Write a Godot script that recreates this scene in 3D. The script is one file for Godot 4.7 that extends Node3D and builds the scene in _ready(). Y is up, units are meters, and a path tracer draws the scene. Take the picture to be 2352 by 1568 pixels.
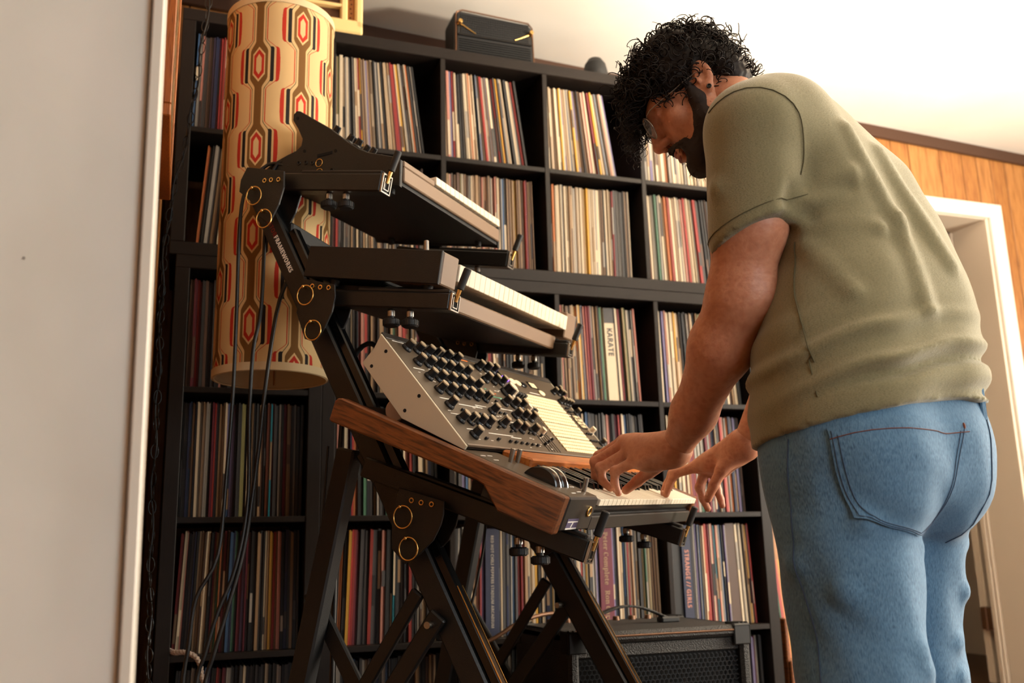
extends Node3D

const TH := 45.3204            # turn of the synth stand about y
const ORG := Vector3(0.222, 0.0, 1.236)
var FR: Transform3D            # the frame of the stand: x along the keyboards, z towards the player
var M := {}
var rng := RandomNumberGenerator.new()
var taken := {}

func _ready() -> void:
	rng.seed = 7
	FR = Transform3D(Basis(Vector3.UP, deg_to_rad(TH)), ORG)
	# ---- camera
	var cam := Camera3D.new()
	cam.name = "camera"
	cam.keep_aspect = Camera3D.KEEP_HEIGHT
	cam.fov = 39.587
	cam.near = 0.05
	cam.transform = Transform3D(Basis(Vector3.UP, -0.343473436) * Basis(Vector3.RIGHT, 0.21926736) * Basis(Vector3.BACK, -0.0241208879), Vector3(-0.385684408, 0.626965701, 2.69113761))
	var att := CameraAttributesPhysical.new()
	att.frustum_focal_length = 33.3
	att.frustum_focus_distance = 1.75
	att.exposure_aperture = 4.0
	att.exposure_shutter_speed = 100.0
	att.exposure_sensitivity = 100.0
	cam.attributes = att
	add_child(cam)
	cam.fov = 39.587
	cam.current = true
	# ---- environment
	var we := WorldEnvironment.new()
	we.name = "environment"
	var env := Environment.new()
	env.background_mode = Environment.BG_SKY
	var sky := Sky.new()
	var sm := ProceduralSkyMaterial.new()
	sm.sky_top_color = Color(0.35, 0.5, 0.75)
	sm.sky_horizon_color = Color(0.75, 0.8, 0.85)
	sm.ground_bottom_color = Color(0.3, 0.29, 0.26)
	sm.ground_horizon_color = Color(0.6, 0.6, 0.58)
	sm.sun_angle_max = 0.0
	sky.sky_material = sm
	env.sky = sky
	env.ambient_light_source = Environment.AMBIENT_SOURCE_DISABLED
	env.tonemap_mode = Environment.TONE_MAPPER_LINEAR
	env.tonemap_exposure = 1.0
	env.sdfgi_enabled = true
	env.ssao_enabled = true
	env.ssil_enabled = true
	we.environment = env
	add_child(we)
	make_materials()
	make_lights()
	# ---- setting, then things
	make_room()
	make_shelves()
	make_records()
	make_shelf_top_things()
	make_lamp()
	make_chain()
	make_picture()
	make_stand()
	make_top_synth()
	make_mid_synth()
	make_big_synth()
	make_cables()
	make_amp()
	make_far_corner()
	make_person()

# =================================================================== mesh builder
class G:
	var v := PackedVector3Array()
	var n := PackedVector3Array()
	var uv := PackedVector2Array()
	var c := PackedColorArray()
	var ix := PackedInt32Array()
	var xf := Transform3D()
	var col := Color.WHITE
	var colored := false

	func vert(p: Vector3, nn: Vector3, t := Vector2()) -> int:
		v.append(xf * p)
		n.append((xf.basis * nn).normalized())
		uv.append(t)
		c.append(col)
		return v.size() - 1

	func tri(a: int, b: int, d: int) -> void:   # counter-clockwise seen from outside; Godot wants clockwise
		ix.append(a); ix.append(d); ix.append(b)

	func face(ps: Array) -> void:               # flat convex polygon
		var a: Vector3 = ps[0]
		var nn := Vector3.ZERO
		for i in range(1, ps.size() - 1):
			nn += (ps[i] - a).cross(ps[i + 1] - a)
		nn = nn.normalized()
		var b := v.size()
		for p in ps:
			vert(p, nn)
		for i in range(1, ps.size() - 1):
			tri(b, b + i, b + i + 1)

	func bx(ce: Vector3, s: Vector3, r := 0.0, bs := Basis()) -> void:   # box, edges chamfered by r
		var h := s * 0.5
		r = minf(r, minf(h.x, minf(h.y, h.z)) * 0.9)
		var q := func(x: float, y: float, z: float) -> Vector3: return ce + bs * Vector3(x, y, z)
		var sg := [-1.0, 1.0]
		if r <= 0.0:
			for ax in 3:
				for s1 in sg:
					var p := []
					for k in 4:
						var a: float = [-1.0, 1.0, 1.0, -1.0][k]
						var b: float = [-1.0, -1.0, 1.0, 1.0][k]
						if s1 < 0: a = -a
						var w := Vector3()
						w[ax] = s1 * h[ax]; w[(ax + 1) % 3] = a * h[(ax + 1) % 3]; w[(ax + 2) % 3] = b * h[(ax + 2) % 3]
						p.append(ce + bs * w)
					face(p)
			return
		var g := h - Vector3(r, r, r)
		for ax in 3:
			var a1 := (ax + 1) % 3
			var a2 := (ax + 2) % 3
			for s1 in sg:
				var p := []
				for k in 4:
					var a: float = [-1.0, 1.0, 1.0, -1.0][k]
					var b: float = [-1.0, -1.0, 1.0, 1.0][k]
					if s1 < 0: a = -a
					var w := Vector3()
					w[ax] = s1 * h[ax]; w[a1] = a * g[a1]; w[a2] = b * g[a2]
					p.append(ce + bs * w)
				face(p)
				for s2 in sg:                    # edge between ax and a1, along a2
					var e := []
					var w0 := Vector3(); w0[ax] = s1 * h[ax]; w0[a1] = s2 * g[a1]
					var w1 := Vector3(); w1[ax] = s1 * g[ax]; w1[a1] = s2 * h[a1]
					for t in [[w0, -1.0], [w1, -1.0], [w1, 1.0], [w0, 1.0]]:
						var w: Vector3 = t[0]
						w[a2] = t[1] * g[a2]
						e.append(ce + bs * w)
					if s1 * s2 < 0: e.reverse()
					face(e)
		for sx in sg:
			for sy in sg:
				for sz in sg:
					var p := [ce + bs * Vector3(sx * h.x, sy * g.y, sz * g.z), ce + bs * Vector3(sx * g.x, sy * h.y, sz * g.z), ce + bs * Vector3(sx * g.x, sy * g.y, sz * h.z)]
					if sx * sy * sz < 0: p.reverse()
					face(p)

	func tube(pts: Array, r, sides := 8, caps := true) -> void:   # r: a number or one per point
		var m := pts.size()
		if m < 2: return
		var t0: Vector3 = (pts[1] - pts[0]).normalized()
		var up := Vector3.UP if absf(t0.y) < 0.9 else Vector3.RIGHT
		var nx := t0.cross(up).normalized()
		var base := v.size()
		for i in m:
			var t: Vector3 = (pts[mini(i + 1, m - 1)] - pts[maxi(i - 1, 0)]).normalized()
			nx = (nx - t * nx.dot(t)).normalized()
			var ny := t.cross(nx)
			var rr: float = r[i] if r is Array or r is PackedFloat32Array else r
			for k in sides:
				var a := TAU * k / sides
				var d := nx * cos(a) + ny * sin(a)
				vert(pts[i] + d * rr, d, Vector2(float(k) / sides, float(i) / (m - 1)))
		for i in m - 1:
			for k in sides:
				var k2 := (k + 1) % sides
				var a := base + i * sides
				tri(a + k, a + k2, a + sides + k2)
				tri(a + k, a + sides + k2, a + sides + k)
		if caps:
			for e in 2:
				var i := 0 if e == 0 else m - 1
				var p := []
				for k in sides: p.append(xf.affine_inverse() * v[base + i * sides + (k if e == 1 else sides - 1 - k)])
				face(p)

	func lathe(prof: Array, at: Vector3, bs := Basis(), seg := 24, closed := true) -> void:   # prof: Vector2(radius, height), bottom to top along bs.y; flat bands
		for i in prof.size() - 1:
			var p: Vector2 = prof[i]
			var q: Vector2 = prof[i + 1]
			if p.is_equal_approx(q): continue
			var d := (q - p).normalized()
			var b := v.size()
			for k in seg + 1:
				var a := TAU * k / seg
				var o := Vector3(cos(a), 0, -sin(a))
				var nn := bs * (o * d.y + Vector3(0, -d.x, 0))
				vert(at + bs * (o * p.x + Vector3(0, p.y, 0)), nn, Vector2(float(k) / seg, float(i) / (prof.size() - 1)))
				vert(at + bs * (o * q.x + Vector3(0, q.y, 0)), nn, Vector2(float(k) / seg, float(i + 1) / (prof.size() - 1)))
			for k in seg:
				var a := b + k * 2
				if p.x > 0: tri(a, a + 2, a + 3)
				if q.x > 0 or p.x > 0: tri(a, a + 3, a + 1)

	func cyl(a: Vector3, b: Vector3, r0: float, r1 := -1.0, seg := 16, bev := 0.0) -> void:
		if r1 < 0: r1 = r0
		var y := (b - a).normalized()
		var x := y.cross(Vector3.UP if absf(y.y) < 0.9 else Vector3.RIGHT).normalized()
		var l := a.distance_to(b)
		var pr := [Vector2(0, 0), Vector2(r0 - bev, 0), Vector2(r0, bev), Vector2(r1, l - bev), Vector2(r1 - bev, l), Vector2(0, l)]
		lathe(pr, a, Basis(x, y, x.cross(y)), seg)

	func ring(ce: Vector3, bs: Basis, R: float, r: float, seg := 24, sides := 8, sy := 1.0) -> void:   # torus in the plane of bs.x and bs.y
		var b := v.size()
		for i in seg + 1:
			var a := TAU * i / seg
			var o := bs * Vector3(cos(a), sin(a) * sy, 0)
			var on := (bs * Vector3(cos(a) * sy, sin(a), 0)).normalized()
			for k in sides + 1:
				var g := TAU * k / sides
				var d := on * cos(g) + bs.z.normalized() * sin(g)
				vert(ce + o * R + d * r, d)
		for i in seg:
			for k in sides:
				var a := b + i * (sides + 1) + k
				tri(a, a + sides + 1, a + sides + 2)
				tri(a, a + sides + 2, a + 1)

	func prism(poly: Array, o: Vector3, ax: Vector3, ay: Vector3, depth: float, bev := 0.0) -> void:   # poly in (ax, ay), from o along ax x ay for depth
		var az := ax.cross(ay).normalized()
		var pp := PackedVector2Array(poly)
		var area := 0.0
		for i in pp.size(): area += pp[i].cross(pp[(i + 1) % pp.size()])
		if area < 0: pp.reverse()
		var m := pp.size()
		var loops := [[pp, 0.0], [pp, depth]]
		if bev > 0:
			var ins := PackedVector2Array()
			for i in m:
				var d0 := (pp[i] - pp[(i + m - 1) % m]).normalized()
				var d1 := (pp[(i + 1) % m] - pp[i]).normalized()
				var nn := Vector2(-d0.y - d1.y, d0.x + d1.x).normalized()
				ins.append(pp[i] + nn * bev)
			loops = [[ins, 0.0], [pp, bev], [pp, depth - bev], [ins, depth]]
		var P := func(q: Vector2, h: float) -> Vector3: return o + ax * q.x + ay * q.y + az * h
		var tr := Geometry2D.triangulate_polygon(loops[0][0])
		for e in 2:
			var lp: PackedVector2Array = loops[0 if e == 0 else loops.size() - 1][0]
			var h: float = loops[0 if e == 0 else loops.size() - 1][1]
			var b := v.size()
			for q in lp: vert(P.call(q, h), az if e == 1 else -az, q)
			for i in range(0, tr.size(), 3):
				var a0 := tr[i]; var a1 := tr[i + 1]; var a2 := tr[i + 2]
				if (lp[a1] - lp[a0]).cross(lp[a2] - lp[a0]) < 0:
					var t := a1; a1 = a2; a2 = t
				if e == 1: tri(b + a0, b + a1, b + a2)
				else: tri(b + a0, b + a2, b + a1)
		for l in loops.size() - 1:
			for i in m:
				var j := (i + 1) % m
				face([P.call(loops[l][0][i], loops[l][1]), P.call(loops[l][0][j], loops[l][1]), P.call(loops[l + 1][0][j], loops[l + 1][1]), P.call(loops[l + 1][0][i], loops[l + 1][1])])

	func ball(ce: Vector3, r: Vector3, seg := 12, rings := 8) -> void:
		var b := v.size()
		for i in rings + 1:
			var t := PI * i / rings
			for k in seg + 1:
				var a := TAU * k / seg
				var d := Vector3(sin(t) * cos(a), cos(t), sin(t) * sin(a))
				vert(ce + d * r, d / r)
		for i in rings:
			for k in seg:
				var a := b + i * (seg + 1) + k
				tri(a, a + 1, a + seg + 2)
				tri(a, a + seg + 2, a + seg + 1)

	func mesh() -> ArrayMesh:
		var ar := []
		ar.resize(Mesh.ARRAY_MAX)
		ar[Mesh.ARRAY_VERTEX] = v
		ar[Mesh.ARRAY_NORMAL] = n
		ar[Mesh.ARRAY_TEX_UV] = uv
		if colored: ar[Mesh.ARRAY_COLOR] = c
		ar[Mesh.ARRAY_INDEX] = ix
		var me := ArrayMesh.new()
		me.add_surface_from_arrays(Mesh.PRIMITIVE_TRIANGLES, ar)
		return me

# =================================================================== scene helpers
func numbered(s: String) -> String:
	if not taken.has(s):
		taken[s] = 0
		return s
	taken[s] += 1
	return "%s_%03d" % [s, taken[s]]

func tag(o: Node3D, label: String, category: String, group := "") -> Node3D:
	o.set_meta("label", label)
	o.set_meta("category", category)
	if group: o.set_meta("group", group)
	return o

func thing(called: String, label: String, category: String, tf := Transform3D(), group := "") -> Node3D:
	var o := Node3D.new()
	o.name = numbered(called)
	add_child(o)
	o.transform = tf
	return tag(o, label, category, group)

func put(called: String, me: Mesh, m: Material, parent: Node = null, tf := Transform3D()) -> MeshInstance3D:
	var o := MeshInstance3D.new()
	o.mesh = me
	o.material_override = m
	o.transform = tf
	o.cast_shadow = GeometryInstance3D.SHADOW_CASTING_SETTING_ON
	if parent == null:
		o.name = numbered(called)
		add_child(o)
	else:
		o.name = called
		parent.add_child(o, true)
	return o

func struct(called: String, me: Mesh, m: Material, label := "") -> MeshInstance3D:
	var o := put(called, me, m)
	o.set_meta("kind", "structure")
	if label: o.set_meta("label", label)
	return o

func boxm(s: Vector3, r := 0.0, at := Vector3.ZERO) -> ArrayMesh:
	var g := G.new()
	g.bx(at, s, r)
	return g.mesh()

func curve(pts: Array, step := 0.02) -> Array:      # Catmull-Rom through the points
	var out := []
	for i in pts.size() - 1:
		var p0: Vector3 = pts[maxi(i - 1, 0)]
		var p1: Vector3 = pts[i]
		var p2: Vector3 = pts[i + 1]
		var p3: Vector3 = pts[mini(i + 2, pts.size() - 1)]
		var m := maxi(2, int(p1.distance_to(p2) / step))
		for k in m:
			out.append(p1.cubic_interpolate(p2, p0, p3, float(k) / m))
	out.append(pts[-1])
	return out

func text(s: String, size: float, bold := true, serif := false, depth := 0.0006) -> TextMesh:
	var t := TextMesh.new()
	var f := SystemFont.new()
	f.font_names = PackedStringArray(["Droid Serif" if serif else "Droid Sans"])
	f.font_weight = 700 if bold else 400
	t.font = f
	t.text = s
	t.font_size = 32
	t.pixel_size = size / 32.0
	t.depth = depth
	t.curve_step = 2.0
	return t

# =================================================================== materials
func mat(called: String, c: Color, rough := 0.6, metal := 0.0) -> StandardMaterial3D:
	var m := StandardMaterial3D.new()
	m.resource_name = called
	m.albedo_color = c
	m.roughness = rough
	m.metallic = metal
	M[called] = m
	return m

func noise_tex(cols: Array, freq: float, seed_: int, octaves := 3, type := FastNoiseLite.TYPE_SIMPLEX_SMOOTH, size := 512) -> NoiseTexture2D:
	var nz := FastNoiseLite.new()
	nz.seed = seed_
	nz.frequency = freq
	nz.noise_type = type
	nz.fractal_octaves = octaves
	var t := NoiseTexture2D.new()
	t.width = size
	t.height = size
	t.seamless = true
	t.noise = nz
	var gr := Gradient.new()
	var off := PackedFloat32Array()
	var cc := PackedColorArray()
	for i in cols.size():
		off.append(0.12 + 0.76 * i / (cols.size() - 1.0))
		cc.append(cols[i])
	gr.offsets = off
	gr.colors = cc
	t.color_ramp = gr
	return t

func bump_tex(freq: float, seed_: int, octaves := 3, strength := 4.0, size := 256) -> NoiseTexture2D:
	var t := noise_tex([Color.BLACK, Color.WHITE], freq, seed_, octaves, FastNoiseLite.TYPE_SIMPLEX_SMOOTH, size)
	t.as_normal_map = true
	t.bump_strength = strength
	t.color_ramp = null
	return t

func tri_mat(called: String, tex: Texture2D, scale: Vector3, rough: float, world := false) -> StandardMaterial3D:
	var m := mat(called, Color.WHITE, rough)
	m.albedo_texture = tex
	m.uv1_triplanar = true
	m.uv1_world_triplanar = world
	m.uv1_scale = scale
	return m

func bumpy(m: StandardMaterial3D, tex: Texture2D, s := 0.5) -> void:
	m.normal_enabled = true
	m.normal_texture = tex
	m.normal_scale = s

func make_materials() -> void:
	var fine := bump_tex(0.12, 3, 3, 6.0)
	var wall := noise_tex([Color(0.90, 0.885, 0.84), Color(0.92, 0.91, 0.87), Color(0.94, 0.925, 0.885)], 0.012, 11)
	tri_mat("white_paint", wall, Vector3(0.7, 0.5, 0.7), 0.75)
	tri_mat("ceiling_paint", noise_tex([Color(0.84, 0.82, 0.78), Color(0.88, 0.86, 0.82)], 0.01, 12), Vector3(0.4, 0.4, 0.4), 0.9)
	mat("white_gloss", Color(0.87, 0.84, 0.79), 0.42)
	mat("door_paint", Color(0.84, 0.78, 0.70), 0.5)
	# wood panelling, in warm honey tones; grain runs up the wall
	var grain := noise_tex([Color(0.47, 0.28, 0.12), Color(0.56, 0.36, 0.17), Color(0.61, 0.41, 0.20), Color(0.51, 0.31, 0.13)], 0.02, 21, 4)
	tri_mat("panelling", grain, Vector3(5.0, 0.45, 5.0), 0.45)
	var grain2 := noise_tex([Color(0.51, 0.33, 0.15), Color(0.60, 0.40, 0.20), Color(0.65, 0.45, 0.24), Color(0.56, 0.36, 0.17)], 0.024, 22, 4)
	tri_mat("panelling_light", grain2, Vector3(4.0, 0.4, 4.0), 0.45)
	mat("dark_trim", Color(0.24, 0.14, 0.07), 0.5)
	mat("groove", Color(0.16, 0.08, 0.03), 0.8)
	tri_mat("floor_wood", noise_tex([Color(0.24, 0.15, 0.08), Color(0.34, 0.22, 0.12), Color(0.29, 0.18, 0.09)], 0.02, 23, 5), Vector3(0.5, 6, 6), 0.45)
	# black-brown shelving
	var sh := tri_mat("shelf", noise_tex([Color(0.088, 0.070, 0.060), Color(0.118, 0.096, 0.083), Color(0.10, 0.082, 0.07)], 0.03, 31, 4), Vector3(0.6, 10, 10), 0.42)
	sh.metallic_specular = 0.33
	var shv := tri_mat("shelf_upright", noise_tex([Color(0.088, 0.070, 0.060), Color(0.118, 0.096, 0.083), Color(0.10, 0.082, 0.07)], 0.03, 32, 4), Vector3(10, 0.6, 10), 0.42)
	shv.metallic_specular = 0.33
	# walnut cheeks of the big keyboard; grain along z
	var wal := tri_mat("walnut", noise_tex([Color(0.24, 0.115, 0.045), Color(0.40, 0.215, 0.09), Color(0.50, 0.285, 0.125), Color(0.32, 0.16, 0.062)], 0.022, 41, 5), Vector3(9, 9, 0.9), 0.36)
	wal.clearcoat_enabled = true
	wal.clearcoat = 0.3
	wal.clearcoat_roughness = 0.3
	tri_mat("walnut_strip", noise_tex([Color(0.50, 0.25, 0.09), Color(0.66, 0.37, 0.14), Color(0.72, 0.42, 0.17)], 0.022, 42, 5), Vector3(0.9, 9, 9), 0.38)
	tri_mat("oak", noise_tex([Color(0.46, 0.23, 0.07), Color(0.64, 0.36, 0.12), Color(0.56, 0.29, 0.09)], 0.03, 43, 4), Vector3(12, 0.8, 12), 0.5)
	# metals and plastics
	var bs := mat("black_steel", Color(0.045, 0.05, 0.052), 0.45)
	bumpy(bs, fine, 0.15)
	bs.uv1_triplanar = true
	bs.uv1_scale = Vector3(12, 12, 12)
	var bp := mat("black_plastic", Color(0.05, 0.054, 0.056), 0.52)
	bumpy(bp, fine, 0.2)
	bp.uv1_triplanar = true
	bp.uv1_scale = Vector3(14, 14, 14)
	mat("gloss_black", Color(0.03, 0.032, 0.036), 0.18)
	mat("rubber", Color(0.05, 0.052, 0.055), 0.55)
	mat("cable", Color(0.045, 0.048, 0.052), 0.38)
	mat("void_black", Color(0.012, 0.012, 0.013), 0.9)
	mat("chrome", Color(0.82, 0.80, 0.76), 0.18, 1.0)
	mat("brass", Color(0.86, 0.70, 0.42), 0.25, 1.0)
	mat("steel", Color(0.62, 0.60, 0.57), 0.32, 1.0)
	var pm := tri_mat("panel_metal", noise_tex([Color(0.30, 0.255, 0.20), Color(0.335, 0.285, 0.225)], 0.2, 51, 2), Vector3(8, 8, 8), 0.38)
	pm.metallic = 0.25
	var tp := tri_mat("taupe_metal", noise_tex([Color(0.155, 0.14, 0.13), Color(0.18, 0.165, 0.15)], 0.2, 52, 2), Vector3(8, 8, 8), 0.4)
	tp.metallic = 0.2
	var cm := tri_mat("cream_metal", noise_tex([Color(0.73, 0.69, 0.60), Color(0.77, 0.73, 0.64)], 0.2, 53, 2), Vector3(8, 8, 8), 0.5)
	cm.metallic = 0.1
	tri_mat("brown_face", noise_tex([Color(0.44, 0.36, 0.29), Color(0.49, 0.40, 0.32)], 0.2, 54, 2), Vector3(8, 8, 8), 0.45)
	mat("ivory", Color(0.88, 0.84, 0.76), 0.3)
	mat("ivory_grey", Color(0.80, 0.77, 0.70), 0.35)
	mat("matrix_button", Color(0.93, 0.86, 0.70), 0.5)
	mat("print_white", Color(0.9, 0.88, 0.84), 0.6)
	mat("print_orange", Color(0.85, 0.42, 0.10), 0.6)
	mat("print_green", Color(0.25, 0.62, 0.5), 0.6)
	mat("print_red", Color(0.42, 0.06, 0.04), 0.6)
	mat("knob", Color(0.035, 0.05, 0.07), 0.4)
	mat("knob_cap", Color(0.64, 0.58, 0.48), 0.35, 0.3)
	mat("knob_white", Color(0.86, 0.80, 0.70), 0.4)
	var led := mat("led_violet", Color(0.6, 0.4, 0.95), 0.3)
	led.emission_enabled = true
	led.emission = Color(0.55, 0.32, 1.0)
	led.emission_energy_multiplier = 1.6
	# amplifier
	var vin := mat("amp_vinyl", Color(0.105, 0.095, 0.085), 0.6)
	bumpy(vin, bump_tex(0.09, 61, 3, 8.0), 0.7)
	vin.uv1_triplanar = true
	vin.uv1_scale = Vector3(10, 10, 10)
	# the person
	var sk := tri_mat("skin", noise_tex([Color(0.66, 0.42, 0.31), Color(0.72, 0.48, 0.36), Color(0.76, 0.53, 0.41), Color(0.69, 0.44, 0.33)], 0.016, 71, 4), Vector3(5, 5, 5), 0.5)
	sk.subsurf_scatter_enabled = true
	sk.subsurf_scatter_strength = 0.12
	bumpy(sk, bump_tex(0.06, 72, 4, 5.0), 0.18)
	var hr := mat("hair", Color(0.095, 0.06, 0.04), 0.55)
	hr.metallic_specular = 0.3
	mat("beard", Color(0.13, 0.08, 0.055), 0.85)
	mat("lip", Color(0.55, 0.27, 0.22), 0.45)
	mat("eye_white", Color(0.8, 0.76, 0.72), 0.25)
	mat("nail", Color(0.8, 0.58, 0.48), 0.3)
	var ts := tri_mat("heather_shirt", noise_tex([Color(0.36, 0.335, 0.225), Color(0.45, 0.425, 0.30), Color(0.53, 0.50, 0.37), Color(0.41, 0.385, 0.265)], 0.06, 81, 4), Vector3(7, 22, 7), 0.92)
	ts.rim_enabled = true
	ts.rim = 0.6
	ts.rim_tint = 0.5
	bumpy(ts, bump_tex(0.15, 82, 2, 5.0), 0.25)
	mat("seam_green", Color(0.33, 0.31, 0.21), 0.95)
	var dn := tri_mat("denim", noise_tex([Color(0.19, 0.315, 0.43), Color(0.29, 0.435, 0.555), Color(0.37, 0.52, 0.63), Color(0.25, 0.39, 0.51)], 0.055, 83, 4), Vector3(16, 2.2, 16), 0.88)
	dn.rim_enabled = true
	dn.rim = 0.25
	bumpy(dn, bump_tex(0.15, 84, 2, 5.0), 0.3)
	mat("denim_stitch", Color(0.19, 0.25, 0.34), 0.9)
	mat("rust_stitch", Color(0.42, 0.22, 0.14), 0.9)
	var gl := mat("lens_glass", Color(0.9, 0.92, 0.95, 0.12), 0.03)
	gl.transparency = BaseMaterial3D.TRANSPARENCY_ALPHA
	mat("shoe", Color(0.12, 0.11, 0.1), 0.7)
	# cord and little things
	mat("cord_white", Color(0.72, 0.66, 0.56), 0.8)
	mat("cream_plastic", Color(0.90, 0.77, 0.52), 0.42)
	mat("amber_dial", Color(0.62, 0.38, 0.12), 0.35)
	mat("pinkish", Color(0.74, 0.66, 0.62), 0.7)
	mat("hinge", Color(0.36, 0.24, 0.15), 0.4, 0.5)

# =================================================================== light
func make_lights() -> void:
	# torchiere floor lamp standing out of frame at the right: open bowl, bulb inside, light of the bulb
	var t := thing("floor_lamp", "tall uplighting floor lamp with an open metal bowl, standing right of the man", "lamp", Transform3D(Basis(), Vector3(1.75, 0.0, 1.2)))
	var g := G.new()
	g.lathe([Vector2(0, 0), Vector2(0.13, 0), Vector2(0.14, 0.012), Vector2(0.03, 0.03), Vector2(0, 0.03)], Vector3.ZERO, Basis(), 32)
	put("base", g.mesh(), M.black_steel, t)
	g = G.new()
	g.cyl(Vector3(0, 0.025, 0), Vector3(0, 1.77, 0), 0.012)
	put("pole", g.mesh(), M.black_steel, t)
	g = G.new()
	g.lathe([Vector2(0.0, 1.36), Vector2(0.05, 1.365), Vector2(0.12, 1.40), Vector2(0.17, 1.47), Vector2(0.166, 1.472), Vector2(0.115, 1.405), Vector2(0.05, 1.37), Vector2(0.0, 1.366)], Vector3(0, 0.4, 0), Basis(), 40)
	put("bowl", g.mesh(), M.white_gloss, t)
	g = G.new()
	g.ball(Vector3(0, 1.84, 0), Vector3(0.045, 0.045, 0.045), 20, 14)
	var e := mat("lamp_bulb_glow", Color(1, 0.9, 0.75), 0.5)
	e.emission_enabled = true
	e.emission = Color(1.0, 0.93, 0.84)
	e.emission_energy_multiplier = 12.0
	put("bulb", g.mesh(), e, t)
	var o := OmniLight3D.new()
	o.name = "bulb_light"
	o.light_color = Color(1.0, 0.93, 0.84)
	o.light_energy = 8.0
	o.light_size = 0.045
	o.omni_range = 12.0
	o.omni_attenuation = 2.0
	o.shadow_enabled = true
	o.position = Vector3(0, 1.84, 0)
	t.add_child(o, true)
	# daylight: windows with sheer blinds in the right wall and in the wall behind the camera
	window_light("window_1", Vector3(3.86, 1.2, 1.7), Vector3(-1, 0, 0), Vector2(1.7, 1.3), Color(1.0, 0.955, 0.88), 21.0)
	window_light("window_2", Vector3(1.5, 1.35, 4.36), Vector3(0, 0, -1), Vector2(1.6, 1.3), Color(0.92, 0.975, 1.0), 3.4)

func window_light(called: String, at: Vector3, dir: Vector3, size: Vector2, c: Color, e: float) -> void:
	var x := Vector3.UP.cross(dir).normalized()
	var w := thing(called, "bright window with a sheer white blind", "window", Transform3D(Basis(x, Vector3.UP, dir), at))
	w.set_meta("kind", "structure")
	w.remove_meta("category")
	var m := mat(called + "_glow", Color(0.9, 0.9, 0.9), 0.8)
	m.emission_enabled = true
	m.emission = c
	m.emission_energy_multiplier = 1.6
	put("blind", boxm(Vector3(size.x, size.y, 0.01)), m, w)
	var g := G.new()
	for s in [-1.0, 1.0]:
		g.bx(Vector3(s * (size.x / 2 + 0.035), 0, 0.02), Vector3(0.07, size.y + 0.14, 0.05), 0.004)
		g.bx(Vector3(0, s * (size.y / 2 + 0.035), 0.02), Vector3(size.x, 0.07, 0.05), 0.004)
	put("window_frame", g.mesh(), M.white_gloss, w)
	var a := AreaLight3D.new()
	a.name = "window_light"
	a.area_size = size
	a.light_color = c
	a.light_energy = e
	a.area_range = 14.0
	a.shadow_enabled = true
	a.transform = Transform3D(Basis(Vector3.UP, PI), Vector3(0, 0, 0.03))   # shines along -z of its own, into the room
	w.add_child(a, true)

# =================================================================== the room
func ceil_y(x: float) -> float:
	return 2.504 - 0.0397 * x

func planks(parent: Node3D, x0: float, x1: float, y0: float, y1: float, z: float, along_z := false, face := 1.0) -> void:
	var x := x0
	var i := 0
	while x < x1 - 0.001:
		var w: float = [0.105, 0.152, 0.083, 0.128, 0.17, 0.097][(i * 5 + 2) % 6]
		var e := minf(x + w, x1)
		var g := G.new()
		var c := Vector3((x + e) / 2, (y0 + y1) / 2, z)
		var s := Vector3(e - x - 0.004, y1 - y0, 0.008)
		if along_z:
			c = Vector3(z, (y0 + y1) / 2, (x + e) / 2)
			s = Vector3(0.008, y1 - y0, e - x - 0.004)
		g.bx(c, s, 0.0025)
		put("plank", g.mesh(), M.panelling_light if i % 3 == 1 else M.panelling, parent)
		x = e
		i += 1

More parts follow.
